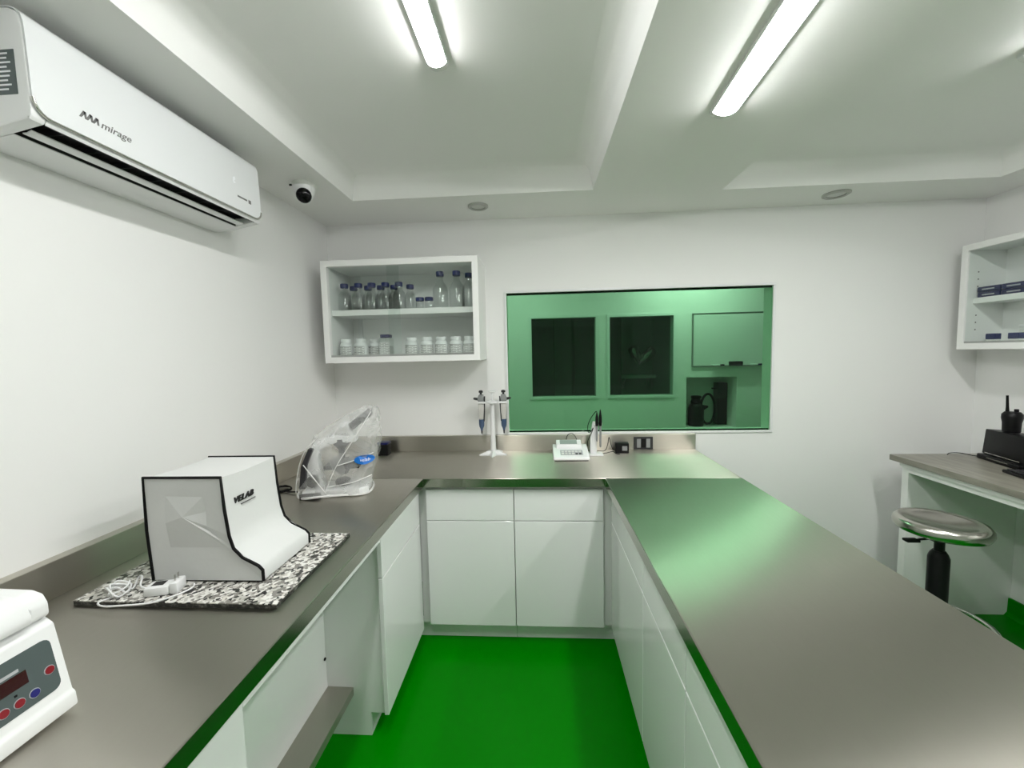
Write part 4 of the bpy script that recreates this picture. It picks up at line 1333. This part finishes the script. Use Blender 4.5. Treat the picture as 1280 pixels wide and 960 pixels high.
# ------------------------------------------------------------------ things in the room beyond
t = thing('whiteboard', 'framed whiteboard on the far wall seen through the green window', 'whiteboard', (2.2, YF, 1.34))
MB().box(1.65, 2.75, YF - 0.014, YF - 0.002, 1.35, 1.886).build('board', 'board', t, world=True)
for (a, b_, c, d) in ((1.637, 2.763, 1.886, 1.9), (1.637, 2.763, 1.336, 1.35), (1.637, 1.65, 1.35, 1.886), (2.75, 2.763, 1.35, 1.886)):
    MB().box(a, b_, YF - 0.018, YF - 0.001, c, d, 0.001, 1).build('frame_bar', 'alu', t, world=True)
MB().box(1.85, 2.6, YF - 0.075, YF - 0.0185, 1.338, 1.344).build('pen_tray', 'alu', t, world=True)
t = thing('board_eraser', 'dark whiteboard eraser on the pen tray', 'eraser', (2.07, YF - 0.05, 1.3445))
MB().box(-0.065, 0.065, -0.022, 0.022, 0.014, 0.045, 0.005).build('grip', 'black', t)
MB().box(-0.062, 0.062, -0.02, 0.02, 0.0003, 0.0138).build('felt', 'darkgrey', t)
for x_, c_, lab in ((1.89, 'black', 'dark marker pen on the left end of the pen tray'), (2.27, 'navy', 'navy marker pen right of the board eraser')):
    t = thing('marker_pen', lab, 'pen', (x_, YF - 0.05, 1.3447 + 0.009), 0, 'marker pens on the tray')
    MB().lathe([(0.007, -0.055), (0.0085, -0.05), (0.0085, 0.02)], seg=12, axis='x').build('barrel', 'plast', t, smooth=40)
    MB().lathe([(0.0088, 0.0205), (0.0088, 0.06), (0.006, 0.065)], seg=12, axis='x').build('cap', c_, t, smooth=40)
# niche (pass-through) in the far wall
t = thing('pass_through_box', 'recessed pass-through box in the far wall below the whiteboard', 'box', ((NI[0] + NI[1]) / 2, YF + 0.1, NI[2]))
nb_ = MB()
DY = 0.34
nb_.box(NI[0] - 0.0, NI[1] + 0.012, YF + 0.1, YF + DY, NI[2] - 0.012, NI[2])
nb_.box(NI[0] - 0.0, NI[1] + 0.012, YF + 0.1, YF + DY, NI[3], NI[3] + 0.012)
nb_.box(NI[0] - 0.006, NI[0], YF + 0.1, YF + DY, NI[2], NI[3])
nb_.box(NI[1], NI[1] + 0.012, YF + 0.1, YF + DY, NI[2], NI[3])
nb_.build('liner', 'plast_off', t, world=True)
MB().box(NI[0] - 0.006, NI[1] + 0.012, YF + DY, YF + DY + 0.012, NI[2] - 0.012, NI[3] + 0.012).build('back_plate', 'plast_off', t, world=True)
t = thing('black_jug', 'black lidded jug with a big loop handle inside the pass-through box', 'jug', (1.755, YF + 0.17, NI[2]))
MB().lathe([(0.075, 0.0005), (0.082, 0.01), (0.082, 0.2), (0.07, 0.235), (0.05, 0.25)], seg=24).build('body', 'black', t, smooth=40)
MB().lathe([(0.052, 0.2505), (0.058, 0.262), (0.05, 0.285), (0.045, 0.30), (0.058, 0.318), (0.05, 0.335), (0.01, 0.34)], seg=20).build('lid', 'black', t, smooth=40)
MB().prism([(0.07, 0.17), (0.13, 0.205), (0.125, 0.222), (0.07, 0.232)], 'y', -0.02, 0.02, 0.004, 1).build('spout', 'black', t)
MB().tube([(0.115 + 0.075 * math.cos(2 * PI * k / 36), -0.03, 0.19 + 0.165 * math.sin(2 * PI * k / 36)) for k in range(36)], 0.013, 10, closed=True).build('loop_handle', 'black', t, smooth=80)
t = thing('dark_cabinet_tower', 'tall black device inside the pass-through box beside the jug', 'device', (2.05, YF + 0.25, NI[2]))
MB().box(-0.05, 0.055, -0.05, 0.06, 0.0005, 0.30, 0.004).build('body', 'black', t)
MB().box(-0.052, 0.055, -0.054, 0.06, 0.3005, 0.47, 0.004).build('head', 'darkgrey', t)
MB().box(-0.10, -0.052, -0.03, 0.0, 0.40, 0.415, 0.002).build('nozzle', 'black', t)
# things inside the unlit room
t = thing('twin_spotlight', 'twin-headed spotlight in a V shape in the dark room', 'spotlight', (1.36, Y3, 1.36))
MB().box(-0.05, 0.05, -0.03, -0.0005, -0.05, 0.05, 0.006).build('wall_plate', 'grey', t)
MB().tube([(0, -0.03, 0), (0, -0.09, 0)], 0.02, 12).build('neck', 'grey', t, smooth=60)
for dxx, dzz in ((-0.085, 0.19), (0.165, 0.155)):
    MB().tube([(0, -0.10, -0.02), (dxx * 0.2, -0.11, dzz * 0.15), (dxx * 0.45, -0.12, dzz * 0.45), (dxx, -0.14, dzz), (dxx * 1.12, -0.145, dzz * 1.12), (dxx * 1.17, -0.147, dzz * 1.17)], [0.03, 0.045, 0.065, 0.075, 0.06, 0.02], 18).build('lamp_head', 'chrome', t, smooth=60)
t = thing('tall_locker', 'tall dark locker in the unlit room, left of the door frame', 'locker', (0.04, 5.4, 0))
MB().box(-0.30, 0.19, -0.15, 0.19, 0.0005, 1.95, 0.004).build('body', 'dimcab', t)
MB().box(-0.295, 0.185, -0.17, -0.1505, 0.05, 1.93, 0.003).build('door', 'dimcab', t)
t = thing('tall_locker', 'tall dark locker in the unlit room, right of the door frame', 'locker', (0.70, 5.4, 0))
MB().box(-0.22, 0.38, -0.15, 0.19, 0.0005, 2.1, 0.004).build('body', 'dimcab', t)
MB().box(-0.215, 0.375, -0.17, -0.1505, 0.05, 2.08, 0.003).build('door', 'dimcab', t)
t = thing('shelf_board', 'pale shelf on the wall of the unlit room under the twin spotlight', 'shelf', (1.33, Y3, 1.16))
MB().box(-0.22, 0.22, -0.22, -0.0005, 0, 0.04, 0.002).build('board', 'carcass', t)
for s in (-0.17, 0.15):
    MB().prism([(-0.18, -0.0005), (-0.0005, -0.0005), (-0.0005, -0.15)], 'x', s, s + 0.02).build('bracket', 'grey', t)
